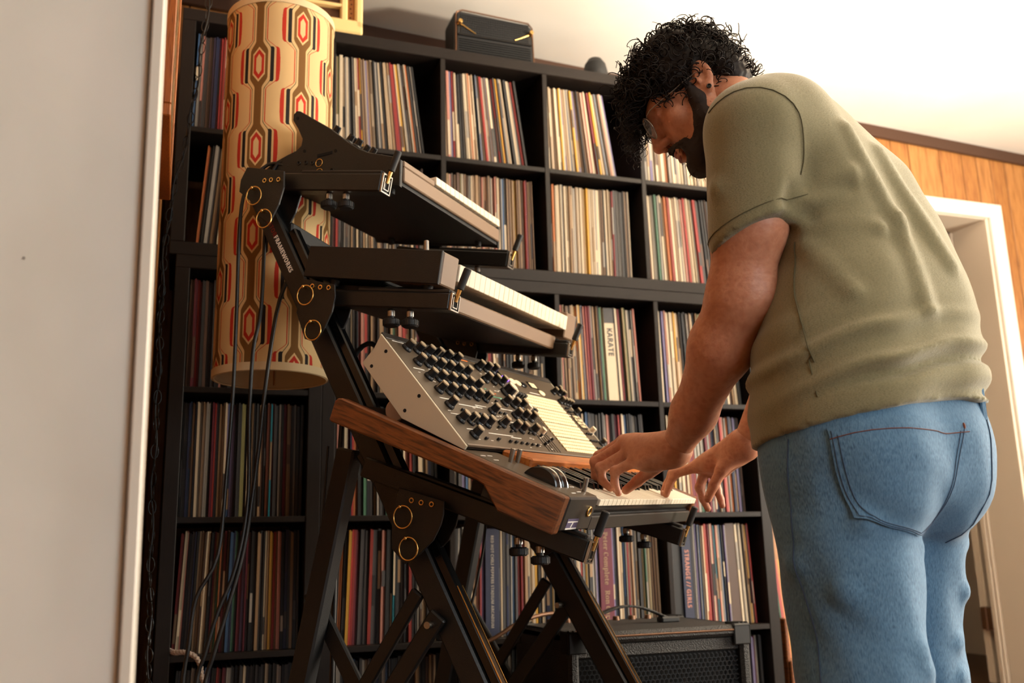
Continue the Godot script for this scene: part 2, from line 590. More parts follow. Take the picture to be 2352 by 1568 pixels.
func make_room() -> void:
	struct("floor", boxm(Vector3(6.8, 0.1, 7.4), 0, Vector3(0.7, -0.05, 0.9)), M.floor_wood, "brown wooden floor")
	var g := G.new()
	g.prism([Vector2(-2.8, ceil_y(-2.8)), Vector2(4.1, ceil_y(4.1)), Vector2(4.1, ceil_y(4.1) + 0.1), Vector2(-2.8, ceil_y(-2.8) + 0.1)], Vector3(0, 0, -0.6), Vector3.RIGHT, Vector3.UP, 5.2)
	struct("ceiling", g.mesh(), M.ceiling_paint, "white painted ceiling sloping down to the right")
	# back wall with the doorway, honey-coloured panelling in front of dark grooves
	g = G.new()
	g.prism([Vector2(-0.66, 0), Vector2(2.234, 0), Vector2(2.234, 2.038), Vector2(2.994, 2.038), Vector2(2.994, 0), Vector2(4.0, 0), Vector2(4.0, ceil_y(4.0) + 0.05), Vector2(-0.66, ceil_y(-0.66) + 0.05)], Vector3(0, 0, -0.6), Vector3.RIGHT, Vector3.UP, 0.19)
	var wb := struct("wall_back", g.mesh(), M.groove, "back wall of honey-coloured wood panelling")
	planks(wb, -0.5, 2.164, 0.0, 2.50, -0.404)
	planks(wb, 2.164, 3.064, 2.10, 2.43, -0.404)
	planks(wb, 3.064, 3.9, 0.0, 2.40, -0.404)
	g = G.new()
	for k in 1:
		g.prism([Vector2(-0.46, ceil_y(-0.46) - 0.052), Vector2(3.9, ceil_y(3.9) - 0.052), Vector2(3.9, ceil_y(3.9) + 0.004), Vector2(-0.46, ceil_y(-0.46) + 0.004)], Vector3(0, 0, -0.4), Vector3.RIGHT, Vector3.UP, 0.018, 0.004)
	struct("trim_1", g.mesh(), M.dark_trim, "dark wooden trim under the ceiling")
	# white door casing, jamb, stop, leaf with hinge
	g = G.new()
	g.bx(Vector3(2.196, 1.053, -0.388), Vector3(0.076, 2.106, 0.024), 0.004)
	g.bx(Vector3(3.032, 1.053, -0.388), Vector3(0.076, 2.106, 0.024), 0.004)
	g.bx(Vector3(2.614, 2.072, -0.388), Vector3(0.76, 0.068, 0.024), 0.004)
	struct("trim_2", g.mesh(), M.white_gloss, "white door casing right of the man")
	g = G.new()
	g.bx(Vector3(2.614, 2.044, -0.49), Vector3(0.76, 0.02, 0.19), 0.002)
	g.bx(Vector3(2.989, 1.02, -0.488), Vector3(0.02, 2.04, 0.195), 0.002)
	g.bx(Vector3(2.239, 1.02, -0.488), Vector3(0.02, 2.04, 0.195), 0.002)
	for k in 3:
		g.bx(Vector3(2.986, 1.02, -0.595 - k * 0.017), Vector3(0.03 + 0.008 * (k % 2), 2.04, 0.016), 0.005)
	struct("trim_3", g.mesh(), M.door_paint, "cream door jamb with a moulded stop")
	var d := Node3D.new()
	d.name = "door_1"
	d.set_meta("kind", "structure")
	d.set_meta("label", "white door standing open behind the jamb")
	add_child(d)
	put("door_leaf", boxm(Vector3(0.74, 2.0, 0.038), 0.003, Vector3(3.37, 1.03, -0.705)), M.door_paint, d)
	for y in [0.30, 1.75]:
		g = G.new()
		g.bx(Vector3(2.985, y, -0.648), Vector3(0.012, 0.095, 0.04), 0.004)
		g.bx(Vector3(2.99, y, -0.694), Vector3(0.012, 0.095, 0.036), 0.004)
		g.cyl(Vector3(2.978, y - 0.05, -0.672), Vector3(2.978, y + 0.05, -0.672), 0.007)
		put("hinge", g.mesh(), M.hinge, d)
	# the dim room behind the door
	g = G.new()
	g.bx(Vector3(2.4, 1.25, -2.75), Vector3(3.4, 2.5, 0.1))
	g.bx(Vector3(0.75, 1.25, -1.68), Vector3(0.1, 2.5, 2.1))
	g.bx(Vector3(4.05, 1.25, -1.68), Vector3(0.1, 2.5, 2.1))
	g.bx(Vector3(2.4, 2.5, -1.68), Vector3(3.4, 0.1, 2.2))
	struct("wall_hall", g.mesh(), M.door_paint, "dim room beyond the doorway")
	# other walls
	var wl := struct("wall_left", boxm(Vector3(0.2, 2.66, 2.14), 0, Vector3(-0.566, 1.33, 0.48)), M.groove, "left wall of brown wood panelling")
	planks(wl, -0.4, 1.5, 0.0, 2.51, -0.462, true)
	struct("wall_right", boxm(Vector3(0.1, 2.5, 5.2), 0, Vector3(3.95, 1.25, 2.0)), M.panelling, "right wall of wood panelling")
	struct("wall_rear", boxm(Vector3(6.8, 2.75, 0.1), 0, Vector3(0.7, 1.37, 4.45)), M.panelling, "panelled wall behind the camera")
	struct("wall_side", boxm(Vector3(0.1, 2.75, 3.2), 0, Vector3(-2.65, 1.37, 3.0)), M.panelling, "panelled wall at the far left")
	# the pale wall panel at the left of the photograph and its bright edge trim
	var tilt := Transform3D(Basis(Vector3.BACK, 0.0115), Vector3(-0.4345, 0.9, 1.6))
	var wn := put("wall_near", boxm(Vector3(2.2, 3.3, 0.09), 0.001, Vector3(-1.1008, 0.5, -0.047)), M.white_paint, null, tilt)
	wn.set_meta("kind", "structure")
	wn.set_meta("label", "pale painted wall panel at the left edge")
	var mk := G.new()
	for q in [[-0.24, 0.86], [-0.17, 0.63], [-0.2, 0.44], [-0.115, 0.55]]:
		mk.bx(Vector3(q[0], q[1] - 0.5, -0.0014), Vector3(0.002, 0.0025, 0.0003), 0)
	put("nick", mk.mesh(), M.hinge, wn)
	var tn := put("trim_4", boxm(Vector3(0.0135, 3.3, 0.11), 0.002, Vector3(0.0078, 0.5, -0.045)), M.white_gloss, null, tilt)
	tn.set_meta("kind", "structure")
	tn.set_meta("label", "white edge trim of the pale wall panel")

# =================================================================== shelves
func shelf_unit(called: String, label: String, at: Vector3, cols: int, rows: int) -> void:
	var w := 0.076 + cols * 0.335 + (cols - 1) * 0.016
	var h := 0.076 + rows * 0.335 + (rows - 1) * 0.016
	var t := thing(called, label, "shelving unit", Transform3D(Basis(), at), "black record shelving units")
	var dz := -0.195
	put("base_panel", boxm(Vector3(w, 0.038, 0.39), 0.0015, Vector3(w / 2, 0.019, dz)), M.shelf, t)
	put("top_panel", boxm(Vector3(w, 0.038, 0.39), 0.0015, Vector3(w / 2, h - 0.019, dz)), M.shelf, t)
	for s in 2:
		put("side_panel", boxm(Vector3(0.038, h - 0.076, 0.39), 0.0015, Vector3(0.019 + s * (w - 0.038), h / 2, dz)), M.shelf_upright, t)
	for i in range(1, rows):
		for c in cols:
			put("shelf", boxm(Vector3(0.335, 0.016, 0.386), 0.001, Vector3(0.038 + c * 0.351 + 0.1675, 0.038 + i * 0.351 - 0.008, dz)), M.shelf, t)
	for c in range(1, cols):
		put("divider", boxm(Vector3(0.016, h - 0.076, 0.388), 0.001, Vector3(0.038 + c * 0.351 - 0.008, h / 2, dz)), M.shelf_upright, t)

const UP_DX := -0.0176
func make_shelves() -> void:
	shelf_unit("record_shelf", "large black shelving unit on the floor behind the synthesizers, four cubbies wide", Vector3(0, 0, 0), 4, 4)
	shelf_unit("record_shelf", "low black shelving unit stacked on top, with the old radio on it", Vector3(UP_DX, 1.464, 0), 4, 2)
	shelf_unit("record_shelf", "narrow black shelving column on the floor beside the hanging chain", Vector3(-0.4115, 0, 0), 1, 4)
	shelf_unit("record_shelf", "narrow black shelving column on top, half hidden behind the lampshade", Vector3(-0.4301, 1.464, 0), 1, 2)

# =================================================================== records
var RC := {}
func rec_colors() -> void:
	var pal := {"w": Color(0.76, 0.69, 0.58), "v": Color(0.57, 0.54, 0.50), "t": Color(0.56, 0.45, 0.33), "b": Color(0.31, 0.22, 0.17), "k": Color(0.055, 0.055, 0.06), "d": Color(0.22, 0.21, 0.21), "n": Color(0.09, 0.12, 0.24), "u": Color(0.22, 0.34, 0.48), "c": Color(0.07, 0.46, 0.52), "g": Color(0.24, 0.40, 0.30), "y": Color(0.76, 0.57, 0.18), "o": Color(0.66, 0.38, 0.20), "r": Color(0.55, 0.15, 0.12), "m": Color(0.40, 0.10, 0.17), "p": Color(0.68, 0.45, 0.39), "l": Color(0.42, 0.38, 0.52), "e": Color(0.47, 0.45, 0.27)}
	for k in pal:
		for q in 2:
			var m := mat("record_%s%d" % [k, q], Color(pal[k]).darkened(0.12) if q == 1 else Color(pal[k]), 0.55)
			RC[k + str(q)] = m

const CN := {"w": "cream", "v": "pale grey", "t": "tan", "b": "brown", "k": "black", "d": "dark grey", "n": "navy", "u": "blue", "c": "teal", "g": "green", "y": "yellow", "o": "orange", "r": "red", "m": "maroon", "p": "pink", "l": "lavender", "e": "olive"}
const ORD := ["first", "second", "third", "fourth", "fifth", "sixth", "seventh", "eighth", "ninth", "tenth", "eleventh", "twelfth", "thirteenth", "fourteenth", "fifteenth", "sixteenth", "seventeenth", "eighteenth", "nineteenth", "twentieth"]
func ordinal(i: int) -> String:
	if i < 20: return ORD[i]
	if i < 29: return "twenty-" + ORD[i - 20]
	if i == 29: return "thirtieth"
	if i < 39: return "thirty-" + ORD[i - 30]
	return "fortieth" if i == 39 else "forty-" + ORD[i - 40]

# fill one cubby. s: a letter per sleeve, an upper-case letter is a thick box set; fill = width taken, lean0 / lean1 in degrees (tops to the left)
func fill(at: Vector3, s: String, width: float, lean0: float, lean1: float, where: String, single: bool, rest: G, x0 := 0.003) -> Array:
	var made := []
	var th := []
	var sum := 0.0
	for ch in s:
		var w := rng.randf_range(0.55, 1.45)
		if ch == ch.to_upper(): w = 5.0
		th.append(w)
		sum += w
	var x := at.x + x0
	for i in s.length():
		var ch := s[i].to_lower()
		var f := float(i) / maxf(1, s.length() - 1)
		var lean := deg_to_rad(lerpf(lean0, lean1, f) + rng.randf_range(-0.25, 0.25))
		var pitch: float = th[i] / sum * width
		var t := pitch * cos(lean) - 0.0009
		var hh := rng.randf_range(0.309, 0.3155)
		var zz := at.z - 0.035 - absf(rng.randf_range(0.0, 0.012))
		var b := Basis(Vector3.BACK, lean)
		var base := Vector3(x if lean < 0 else x, at.y + 0.0005 + (sin(lean) * 0.0 if lean >= 0 else absf(sin(lean)) * t), zz)
		x += pitch
		# the pivot is the lower left corner; when it leans to the right the lower right corner carries it
		var off := Vector3(t / 2, hh / 2, -0.1575)
		var seg := rng.randf()
		var c2: String = ["w", "k", "t", "v", "d", "d", "b", "v", "t", "w", "w", "t", "d", "v", "d", "k"][rng.randi() % 16]
		var a := rng.randf_range(0.05, 0.6)
		var l := rng.randf_range(0.12, 0.4)
		if lean > 0: base.y += 0.0
		if single:
			var lab := "%s %srecord, %s from left in the %s" % [CN[ch], "boxed " if th[i] > 3 else "", ordinal(i), where]
			var o := put("record", boxm(Vector3(t, hh, 0.315), minf(0.0012, t * 0.2), off), RC[ch + str(i % 2)], null, Transform3D(b, base))
			tag(o, lab, "record", "records in the " + where)
			if seg < 0.3 and th[i] < 3:
				put("spine_print", boxm(Vector3(t * 0.78, hh * l, 0.0008), 0, Vector3(t / 2, hh * (a + l * 0.4), 0.0002)), RC[c2 + "0"], o)
			if th[i] < 3 and i % 4 != 2:
				var e2: String = {"w": "t", "v": "w", "t": "b", "b": "t", "k": "d", "d": "v", "n": "d", "u": "v", "c": "d", "g": "v", "y": "w", "o": "w", "r": "m", "m": "b", "p": "w", "l": "v", "e": "t"}[ch]
				put("spine_fold", boxm(Vector3(t * rng.randf_range(0.22, 0.42), hh - 0.002, 0.0006), 0, Vector3(t * (0.24 if i % 2 else 0.74), hh / 2, 0.0001)), RC[e2 + str((i / 2) % 2)], o)
			made.append(o)
			o.set_meta("_w", Vector2(t, hh))
		else:
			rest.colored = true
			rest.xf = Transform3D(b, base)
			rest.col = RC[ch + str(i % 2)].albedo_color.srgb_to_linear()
			if th[i] < 3:
				rest.bx(off - Vector3(t * 0.26, 0, 0), Vector3(t * 0.46, hh, 0.315))
				rest.col = rest.col * rng.randf_range(0.5, 1.1)
				rest.bx(off + Vector3(t * 0.25, rng.randf_range(-0.004, 0.0), -rng.randf() * 0.004), Vector3(t * 0.44, hh, 0.315))
			else:
				rest.bx(off, Vector3(t, hh, 0.315))
			if seg < 0.3:
				rest.col = RC[c2 + "0"].albedo_color.srgb_to_linear()
				rest.bx(Vector3(t / 2, hh * (a + l * 0.4), 0.0002), Vector3(t * 0.8, hh * l, 0.0008))
	return made

func spine_text(o: MeshInstance3D, s: String, size: float, y_top: float, m: Material, flip := false, serif := false) -> void:
	var w: Vector2 = o.get_meta("_w")
	var t := text(s, size, true, serif)
	t.horizontal_alignment = HORIZONTAL_ALIGNMENT_LEFT
	t.vertical_alignment = VERTICAL_ALIGNMENT_CENTER
	put("spine_lettering", t, m, o, Transform3D(Basis(Vector3.BACK, -PI / 2), Vector3(w.x / 2, y_top, 0.0006)))

func make_records() -> void:
	rec_colors()
	var rest := G.new()
	var col := [0.038, 0.389, 0.740, 1.091]
	var row := [2.188 - 0.335, 1.502, 1.091, 0.740, 0.389, 0.038]   # shelf surface of rows 1 (top) to 6
	var ux := UP_DX
	var P := func(c: int, r: int) -> Vector3: return Vector3(col[c] + (ux if r < 2 else 0.0), row[r], 0.0)
	var L := func(r: int) -> Vector3: return Vector3(-0.4115 + 0.038 + (-0.0186 if r < 2 else 0.0), row[r], 0.0)
	# the nearest and best seen cubbies: one object per sleeve
	fill(P.call(0, 0), "kewwvdkdwrytbltwkdwkwwtrrytvdvokdbk", 0.292, 0.5, 7.5, "top cubby beside the lampshade", true, rest)
	fill(P.call(1, 0), "wtplrwdkdvwowwkultrvblwkrdyodwdkwdrk", 0.288, 1.0, 7.5, "top cubby under the old radio", true, rest)
	fill(P.call(2, 0), "ewkwptwvyltwuvywltkdbpwwtryvwuvtpl", 0.262, 0.5, 8.0, "top cubby left of the hair", true, rest)
	fill(P.call(1, 1), "wdtpdtbevtbdwttbpottdpptwukttttyttbtrmttb", 0.302, 0.0, 0.6, "cubby right of the topmost synthesizer", true, rest)
	fill(P.call(2, 1), "tbowwvwwtwvwwyywwvwtbkwwtrdddkdbv", 0.298, 0.0, 0.0, "second row cubby near the face", true, rest)
	var a: Array = fill(P.call(2, 2), "wwprwtvtwyoynlprmdtbtkgtWkwrkedvkdp", 0.292, 1.0, 2.2, "third row cubby beside the forearm", true, rest)
	spine_text(a[24], "KARATE", 0.026, 0.245, RC["d1"])
	put("spine_print", boxm(Vector3(a[24].get_meta("_w").x * 0.96, 0.05, 0.0008), 0, Vector3(a[24].get_meta("_w").x / 2, 0.285, 0.0002)), RC["d0"], a[24])
	a = fill(P.call(1, 4), "kdvwtywbprlNkwdknudrrptwvwykwdnky", 0.318, -1.2, 0.0, "low cubby left of the amplifier", true, rest)
	spine_text(a[11], "RED HOT CHILI PEPPERS STADIUM ARCADIUM", 0.0122, 0.29, RC["v0"])
	a = fill(P.call(2, 4), "kdwkwvrdykvlnMlnwvudrwtdvkyegewtbt", 0.318, 0.0, 0.4, "low cubby above the amplifier", true, rest)
	spine_text(a[13], "Peter Complete   Ron Carter", 0.0205, 0.295, RC["t0"], false, true)
	a = fill(P.call(3, 4), "kdKNkdluvorwmpkcpukdlBwvvwdwymr", 0.312, -0.3, 2.0, "low cubby beside the jeans", true, rest)
	spine_text(a[3], "STRANGE // GIRLS", 0.021, 0.235, RC["p0"])
	# all the other sleeves, further off or mostly hidden: one joined object
	fill(P.call(3, 0), "wwvwlwwtwwovwwvwwvwtwwvwwtwvww", 0.30, 1.0, 3.0, "", false, rest)
	fill(P.call(0, 1), "bmrdkvdvtdwdtwvtpdkwtbdwvtdkwdtvwdkrdtkb", 0.30, 0.0, 3.0, "", false, rest)
	fill(P.call(3, 1), "ppwwvgvwwtorwtwvwprwwtwvrddkdbdkvd", 0.30, 0.5, 4.0, "", false, rest)
	fill(P.call(0, 2), "kdkdkwdkrprdtbdtobtgtprrtgtwmtdkdwgc", 0.325, 1.0, 0.0, "", false, rest)
	fill(P.call(1, 2), "gcltvwtdkbtwdtrmwtkbdokdtvwkdrbtwdkd", 0.31, 0.0, 0.5, "", false, rest)
	fill(P.call(3, 2), "oywulpwwtywtdkdvbtwktewvdwkytdwbtwk", 0.315, 0.5, 3.5, "", false, rest)
	fill(P.call(0, 3), "vpdwmnrokdgkdtvdkgkdwlkdprkdwvtnkd", 0.31, 0.0, 1.0, "", false, rest)
	fill(P.call(1, 3), "vvdlunrowyrlkdkwtvdkrwdkdvtkwdkbtd", 0.31, 0.0, 1.0, "", false, rest)
	fill(P.call(2, 3), "wkdtpdmkrkwudkdvdkdvpdkmrkwudkdvdkd", 0.30, 0.0, 2.0, "", false, rest)
	fill(P.call(3, 3), "ywkwytvgwpwomrvgvvmvrknwdvrpwvonvlkb", 0.305, 2.0, 1.0, "", false, rest)
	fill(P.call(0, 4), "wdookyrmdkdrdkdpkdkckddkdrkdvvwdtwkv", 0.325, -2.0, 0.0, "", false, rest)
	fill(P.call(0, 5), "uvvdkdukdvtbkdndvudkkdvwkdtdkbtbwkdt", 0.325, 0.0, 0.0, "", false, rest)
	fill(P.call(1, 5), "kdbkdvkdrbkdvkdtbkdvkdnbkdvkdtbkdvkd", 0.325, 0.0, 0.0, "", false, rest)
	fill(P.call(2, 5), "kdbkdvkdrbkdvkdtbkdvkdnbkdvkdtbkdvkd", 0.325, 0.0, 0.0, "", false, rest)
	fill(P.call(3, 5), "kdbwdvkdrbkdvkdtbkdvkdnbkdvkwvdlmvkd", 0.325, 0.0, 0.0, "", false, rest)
	fill(L.call(0), "uvpdblnmrrwdvkdlbtdwkvdbrkdtvdkwdkdb", 0.325, -1.0, 1.0, "", false, rest)
	fill(L.call(1), "odkvdtdwdvdtwdvwdbtvwdkdtvdkwdbtvdkd", 0.31, -4.0, -6.0, "", false, rest, 0.03)
	fill(L.call(2), "bmrdbkdkpdkdkdkdkbdkrdkdkvdkdkdrkdkd", 0.325, 0.0, 0.0, "", false, rest)
	fill(L.call(3), "kdnutkwvwvkmrktwwlulkdekwtkdtbkpcrddvdmtdvdd", 0.325, 0.0, 0.0, "", false, rest)
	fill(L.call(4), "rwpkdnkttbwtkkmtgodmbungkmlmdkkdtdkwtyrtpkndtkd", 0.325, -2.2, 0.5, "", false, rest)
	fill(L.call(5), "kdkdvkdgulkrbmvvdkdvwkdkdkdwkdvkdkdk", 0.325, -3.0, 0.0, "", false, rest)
	rest.xf = Transform3D()
	var m := mat("record_rest", Color.WHITE, 0.55)
	m.vertex_color_use_as_albedo = true
	var o := put("records", rest.mesh(), m)
	tag(o, "many more record sleeves filling the other shelf cubbies", "records")
	o.set_meta("kind", "stuff")
	for k in get_children():
		if k.has_meta("_w"): k.remove_meta("_w")

# =================================================================== things on the shelf, lampshade, chain, picture
func make_shelf_top_things() -> void:
	# old portable radio, dark, sloping front
	var t := thing("radio", "old black portable radio with brass knobs on top of the shelves", "radio", Transform3D(Basis(), Vector3(0.56, 2.226, -0.05)))
	var g := G.new()
	var prof := []
	for q in [[-0.1425, 0.012], [-0.13, 0.002], [0.13, 0.002], [0.1425, 0.014], [0.139, 0.155], [0.125, 0.172], [-0.118, 0.182], [-0.139, 0.172], [-0.142, 0.16]]:
		prof.append(Vector2(q[0], q[1]))
	g.prism(prof, Vector3(0, 0.0, -0.125), Vector3.RIGHT, Vector3.UP, 0.125, 0.012)
	put("case", g.mesh(), M.rubber, t)
	g = G.new()
	var rim := []
	for q in prof: rim.append(Vector3(q.x * 0.965, 0.004 + q.y * 0.965, 0.001))
	rim.append(rim[0])
	g.tube(rim, 0.0028, 6)
	put("bezel", g.mesh(), mat("bronze", Color(0.45, 0.33, 0.25), 0.35, 0.8), t)
	g = G.new()
	for i in 30:
		g.bx(Vector3(-0.118 + i * 0.0082, 0.128, 0.0015), Vector3(0.0028, 0.072, 0.003), 0)
	for i in 9:
		g.bx(Vector3(0.001, 0.096 + i * 0.0082, 0.0022), Vector3(0.242, 0.0028, 0.003), 0)
	put("speaker_grille", g.mesh(), M.rubber, t)
	g = G.new()
	for i in 8:
		g.bx(Vector3(0.0, 0.016 + i * 0.0082, 0.002), Vector3(0.255, 0.0035, 0.004), 0.001)
	put("lower_slats", g.mesh(), M.gloss_black, t)
	g = G.new()
	g.bx(Vector3(0.0, 0.088, 0.003), Vector3(0.262, 0.008, 0.006), 0.002)
	put("crossbar", g.mesh(), M.gloss_black, t)
	for q in [[-0.126, 0.128], [0.126, 0.128]]:
		g = G.new()
		g.cyl(Vector3(q[0], q[1], 0), Vector3(q[0], q[1], 0.022), 0.0085, 0.007, 16, 0.001)
		g.cyl(Vector3(q[0], q[1], 0.004), Vector3(q[0] * 0.55, q[1] - 0.032, 0.006), 0.0035, 0.0015, 8)
		put("knob", g.mesh(), M.brass, t)
	# little dark dome
	g = G.new()
	g.lathe([Vector2(0, 0), Vector2(0.044, 0), Vector2(0.043, 0.03), Vector2(0.037, 0.06), Vector2(0.024, 0.08), Vector2(0.01, 0.087), Vector2(0, 0.088)], Vector3.ZERO, Basis(), 28)
	tag(put("speaker", g.mesh(), M.rubber, null, Transform3D(Basis(), Vector3(0.932, 2.226, -0.06))), "small dark rounded speaker on the shelf top beside the curly hair", "speaker")
	# cream plastic clock radio peeking out from behind the lampshade
	t = thing("clock_radio", "cream plastic vintage radio on the shelf top, behind the lampshade", "radio", Transform3D(Basis(), Vector3(0.0, 2.226, -0.004)))
	g = G.new()
	g.bx(Vector3(0.0, 0.1, -0.06), Vector3(0.19, 0.19, 0.08), 0.02)
	put("case", g.mesh(), M.cream_plastic, t)
	g = G.new()
	g.bx(Vector3(0.003, 0.024, -0.008), Vector3(0.20, 0.048, 0.03), 0.006)
	g.bx(Vector3(0.003, 0.19, -0.008), Vector3(0.20, 0.025, 0.03), 0.006)
	g.bx(Vector3(0.091, 0.105, -0.008), Vector3(0.024, 0.17, 0.03), 0.006)
	g.bx(Vector3(0.044, 0.105, -0.008), Vector3(0.022, 0.17, 0.028), 0.005)
	g.bx(Vector3(-0.03, 0.093, -0.008), Vector3(0.14, 0.011, 0.026), 0.003)
	g.bx(Vector3(-0.088, 0.105, -0.008), Vector3(0.02, 0.17, 0.03), 0.006)
	put("front_frame", g.mesh(), M.cream_plastic, t)
	put("grille_cloth", boxm(Vector3(0.13, 0.14, 0.004), 0, Vector3(-0.03, 0.11, -0.018)), M.hinge, t)
	put("dial", boxm(Vector3(0.024, 0.13, 0.004), 0, Vector3(0.067, 0.115, -0.014)), M.amber_dial, t)
	g = G.new()
	for i in 7:
		g.bx(Vector3(0.066 + 0.003 * (i % 2), 0.062 + i * 0.016, -0.0115), Vector3(0.004, 0.004, 0.001), 0)
	put("dial_mark", g.mesh(), M.void_black, t)

func shade_image() -> ImageTexture:
	var W := 384
	var H := 352
	var im := Image.create(W, H, false, Image.FORMAT_RGB8)
	var cream := Color(0.86, 0.73, 0.52)
	var olive := Color(0.47, 0.32, 0.12)
	var dark := Color(0.10, 0.065, 0.05)
	var red := Color(0.74, 0.17, 0.08)
	for yy in H:
		for xx in W:
			# millimetres from the centre of the nearest column and motif
			var X := 190.0 * xx / W
			var Y := 196.0 * yy / H
			var B := X > 95.0
			var dx := absf(X - (142.5 if B else 47.5))
			var y0 := Y + (98.0 if B else 0.0)
			var dy := absf(fposmod(y0, 196.0) - 98.0)
			var s := 1.0 - smoothstep(36.0, 62.0, dy)
			var sb := 1.0 if dy < 42.0 else 0.0
			var s2 := 1.0 - smoothstep(30.0, 58.0, dy)
			var c := cream
			var ol := lerpf(8.0, 20.0, s2)
			if dx < ol: c = olive
			var k0 := lerpf(12.4, 25.5, s)
			var k1 := lerpf(13.8, 25.5 + 8.0 * sb, s)
			var r0 := lerpf(16.2, 38.0, s)
			var r1 := lerpf(18.0, 38.0 + 9.0 * sb - 0.0016 * dy * dy, s)
			if dx >= k0 and dx < maxf(k1, k0 + 1.3): c = dark
			if dx >= r0 and dx < maxf(r1, r0 + 1.6): c = red
			# nested hexagons
			var hx := func(w: float, h: float) -> bool: return dy < h and dx < w * minf(1.0, (h - dy) / (h * 0.42))
			if hx.call(14.0, 42.0): c = cream
			if hx.call(11.5, 36.0): c = red
			if hx.call(6.2, 25.0): c = cream
			im.set_pixel(xx, yy, c)
	im.generate_mipmaps()
	return ImageTexture.create_from_image(im)

func make_lamp() -> void:
	var r := 0.1335
	var h := 0.938
	var t := thing("pendant_lamp", "tall hanging drum lampshade printed with retro orange and olive ogee motifs", "lamp", Transform3D(Basis(), Vector3(-0.181, 1.044, 0.40)))
	var m := mat("shade_print", Color.WHITE, 0.85)
	m.albedo_texture = shade_image()
	m.backlight_enabled = true
	m.backlight = Color(0.42, 0.36, 0.26)
	var g := G.new()
	var seg := 64
	for i in 2:
		for k in seg + 1:
			var a := TAU * k / seg
			var d := Vector3(cos(a), 0, -sin(a))
			g.vert(d * r + Vector3(0, i * h, 0), d, Vector2(4.0 * k / seg + 0.557, -(i * h - 0.212) / 0.2165))
	for k in seg:
		g.tri(k, k + 1, seg + 2 + k)
		g.tri(k, seg + 2 + k, seg + 1 + k)
	put("printed_shade", g.mesh(), m, t)
	g = G.new()
	for i in 2:
		for k in seg + 1:
			var a := TAU * k / seg
			var d := Vector3(cos(a), 0, -sin(a))
			g.vert(d * (r - 0.0015) + Vector3(0, i * h, 0), -d)
	for k in seg:
		g.tri(k, seg + 2 + k, k + 1)
		g.tri(k, seg + 1 + k, seg + 2 + k)
	var lin := mat("shade_lining", Color(0.86, 0.78, 0.64), 0.9)
	lin.backlight_enabled = true
	lin.backlight = Color(0.4, 0.34, 0.24)
	put("lining", g.mesh(), lin, t)
	for e in 2:
		g = G.new()
		var y := 0.0 if e == 0 else h
		var s := 1.0 if e == 0 else -1.0
		g.lathe([Vector2(r - 0.004, y - 0.001), Vector2(r + 0.0022, y - 0.001), Vector2(r + 0.0022, y + s * 0.017), Vector2(r + 0.0005, y + s * 0.0175)] if e == 0 else [Vector2(r + 0.0005, y - 0.0175), Vector2(r + 0.0022, y - 0.017), Vector2(r + 0.0022, y + 0.001), Vector2(r - 0.004, y + 0.001)], Vector3.ZERO, Basis(), 64)
		g.ring(Vector3(0, y, 0), Basis(Vector3.RIGHT, PI / 2), r - 0.002, 0.0025, 48, 6)
		put("rim", g.mesh(), mat("shade_rim%d" % e, Color(0.83, 0.74, 0.58), 0.85), t)
	g = G.new()
	for k in 3:
		var a := TAU * k / 3 + 0.4
		g.cyl(Vector3(0, h - 0.03, 0), Vector3(cos(a) * (r - 0.003), h - 0.008, sin(a) * (r - 0.003)), 0.0022)
	g.cyl(Vector3(0, h - 0.12, 0), Vector3(0, h - 0.02, 0), 0.02)
	put("spider", g.mesh(), M.steel, t)
	g = G.new()
	g.tube([Vector3(0, h - 0.02, 0), Vector3(0, ceil_y(-0.18) - 1.044 - 0.03, 0)], 0.004)
	put("cord", g.mesh(), M.cable, t)
	g = G.new()
	g.lathe([Vector2(0.0, -0.035), Vector2(0.02, -0.03), Vector2(0.05, -0.008), Vector2(0.052, 0), Vector2(0, 0)], Vector3(0, ceil_y(-0.18) - 1.044 + 0.002, 0))
	put("ceiling_rose", g.mesh(), M.black_steel, t)
	# the fabric's seam inside
	put("lining_seam", boxm(Vector3(0.003, h * 0.98, 0.012), 0, Vector3(0.02, h / 2, -r + 0.003)), M.amber_dial, t)

func make_chain() -> void:
	var t := thing("chain", "black swag chain with a cord hanging beside the shelves at the left wall", "chain", Transform3D(Basis(), Vector3(-0.43, 0, 0.233)))
	var b := Vector3(-0.43, 0, 0.233)
	var pts := curve([Vector3(-0.33, 2.50, 0.262), Vector3(-0.362, 2.106, 0.257), Vector3(-0.391, 1.775, 0.247), Vector3(-0.425, 1.545, 0.236), Vector3(-0.438, 1.37, 0.232), Vector3(-0.434, 1.034, 0.233), Vector3(-0.432, 0.769, 0.235), Vector3(-0.42, 0.42, 0.237), Vector3(-0.41, 0.2, 0.24)], 0.004)
	var g := G.new()
	g.ring(Vector3.ZERO, Basis(), 0.0085, 0.0012, 20, 6, 2.05)
	var me := g.mesh()
	var acc := 0.0
	var k := 0
	for i in range(1, pts.size()):
		acc += pts[i].distance_to(pts[i - 1])
		if acc >= 0.0315:
			acc = 0.0
			var y: Vector3 = (pts[i] - pts[i - 1]).normalized()
			var x := y.cross(Vector3.BACK).normalized()
			var bs := Basis(x, y, x.cross(y)) * Basis(Vector3.UP, (PI / 2.3 if k % 2 == 0 else 0.25) + 0.5 * sin(k * 1.7))
			put("link", me, M.gloss_black, t, Transform3D(bs, pts[i] - b))
			k += 1
	g = G.new()
	var w := []
	for i in pts.size():
		w.append(pts[i] - b + Vector3(0.004 * sin(i * 0.13), 0, 0.004 * cos(i * 0.11)))
	g.tube(w, 0.0024, 6)
	put("cord", g.mesh(), M.cable, t)

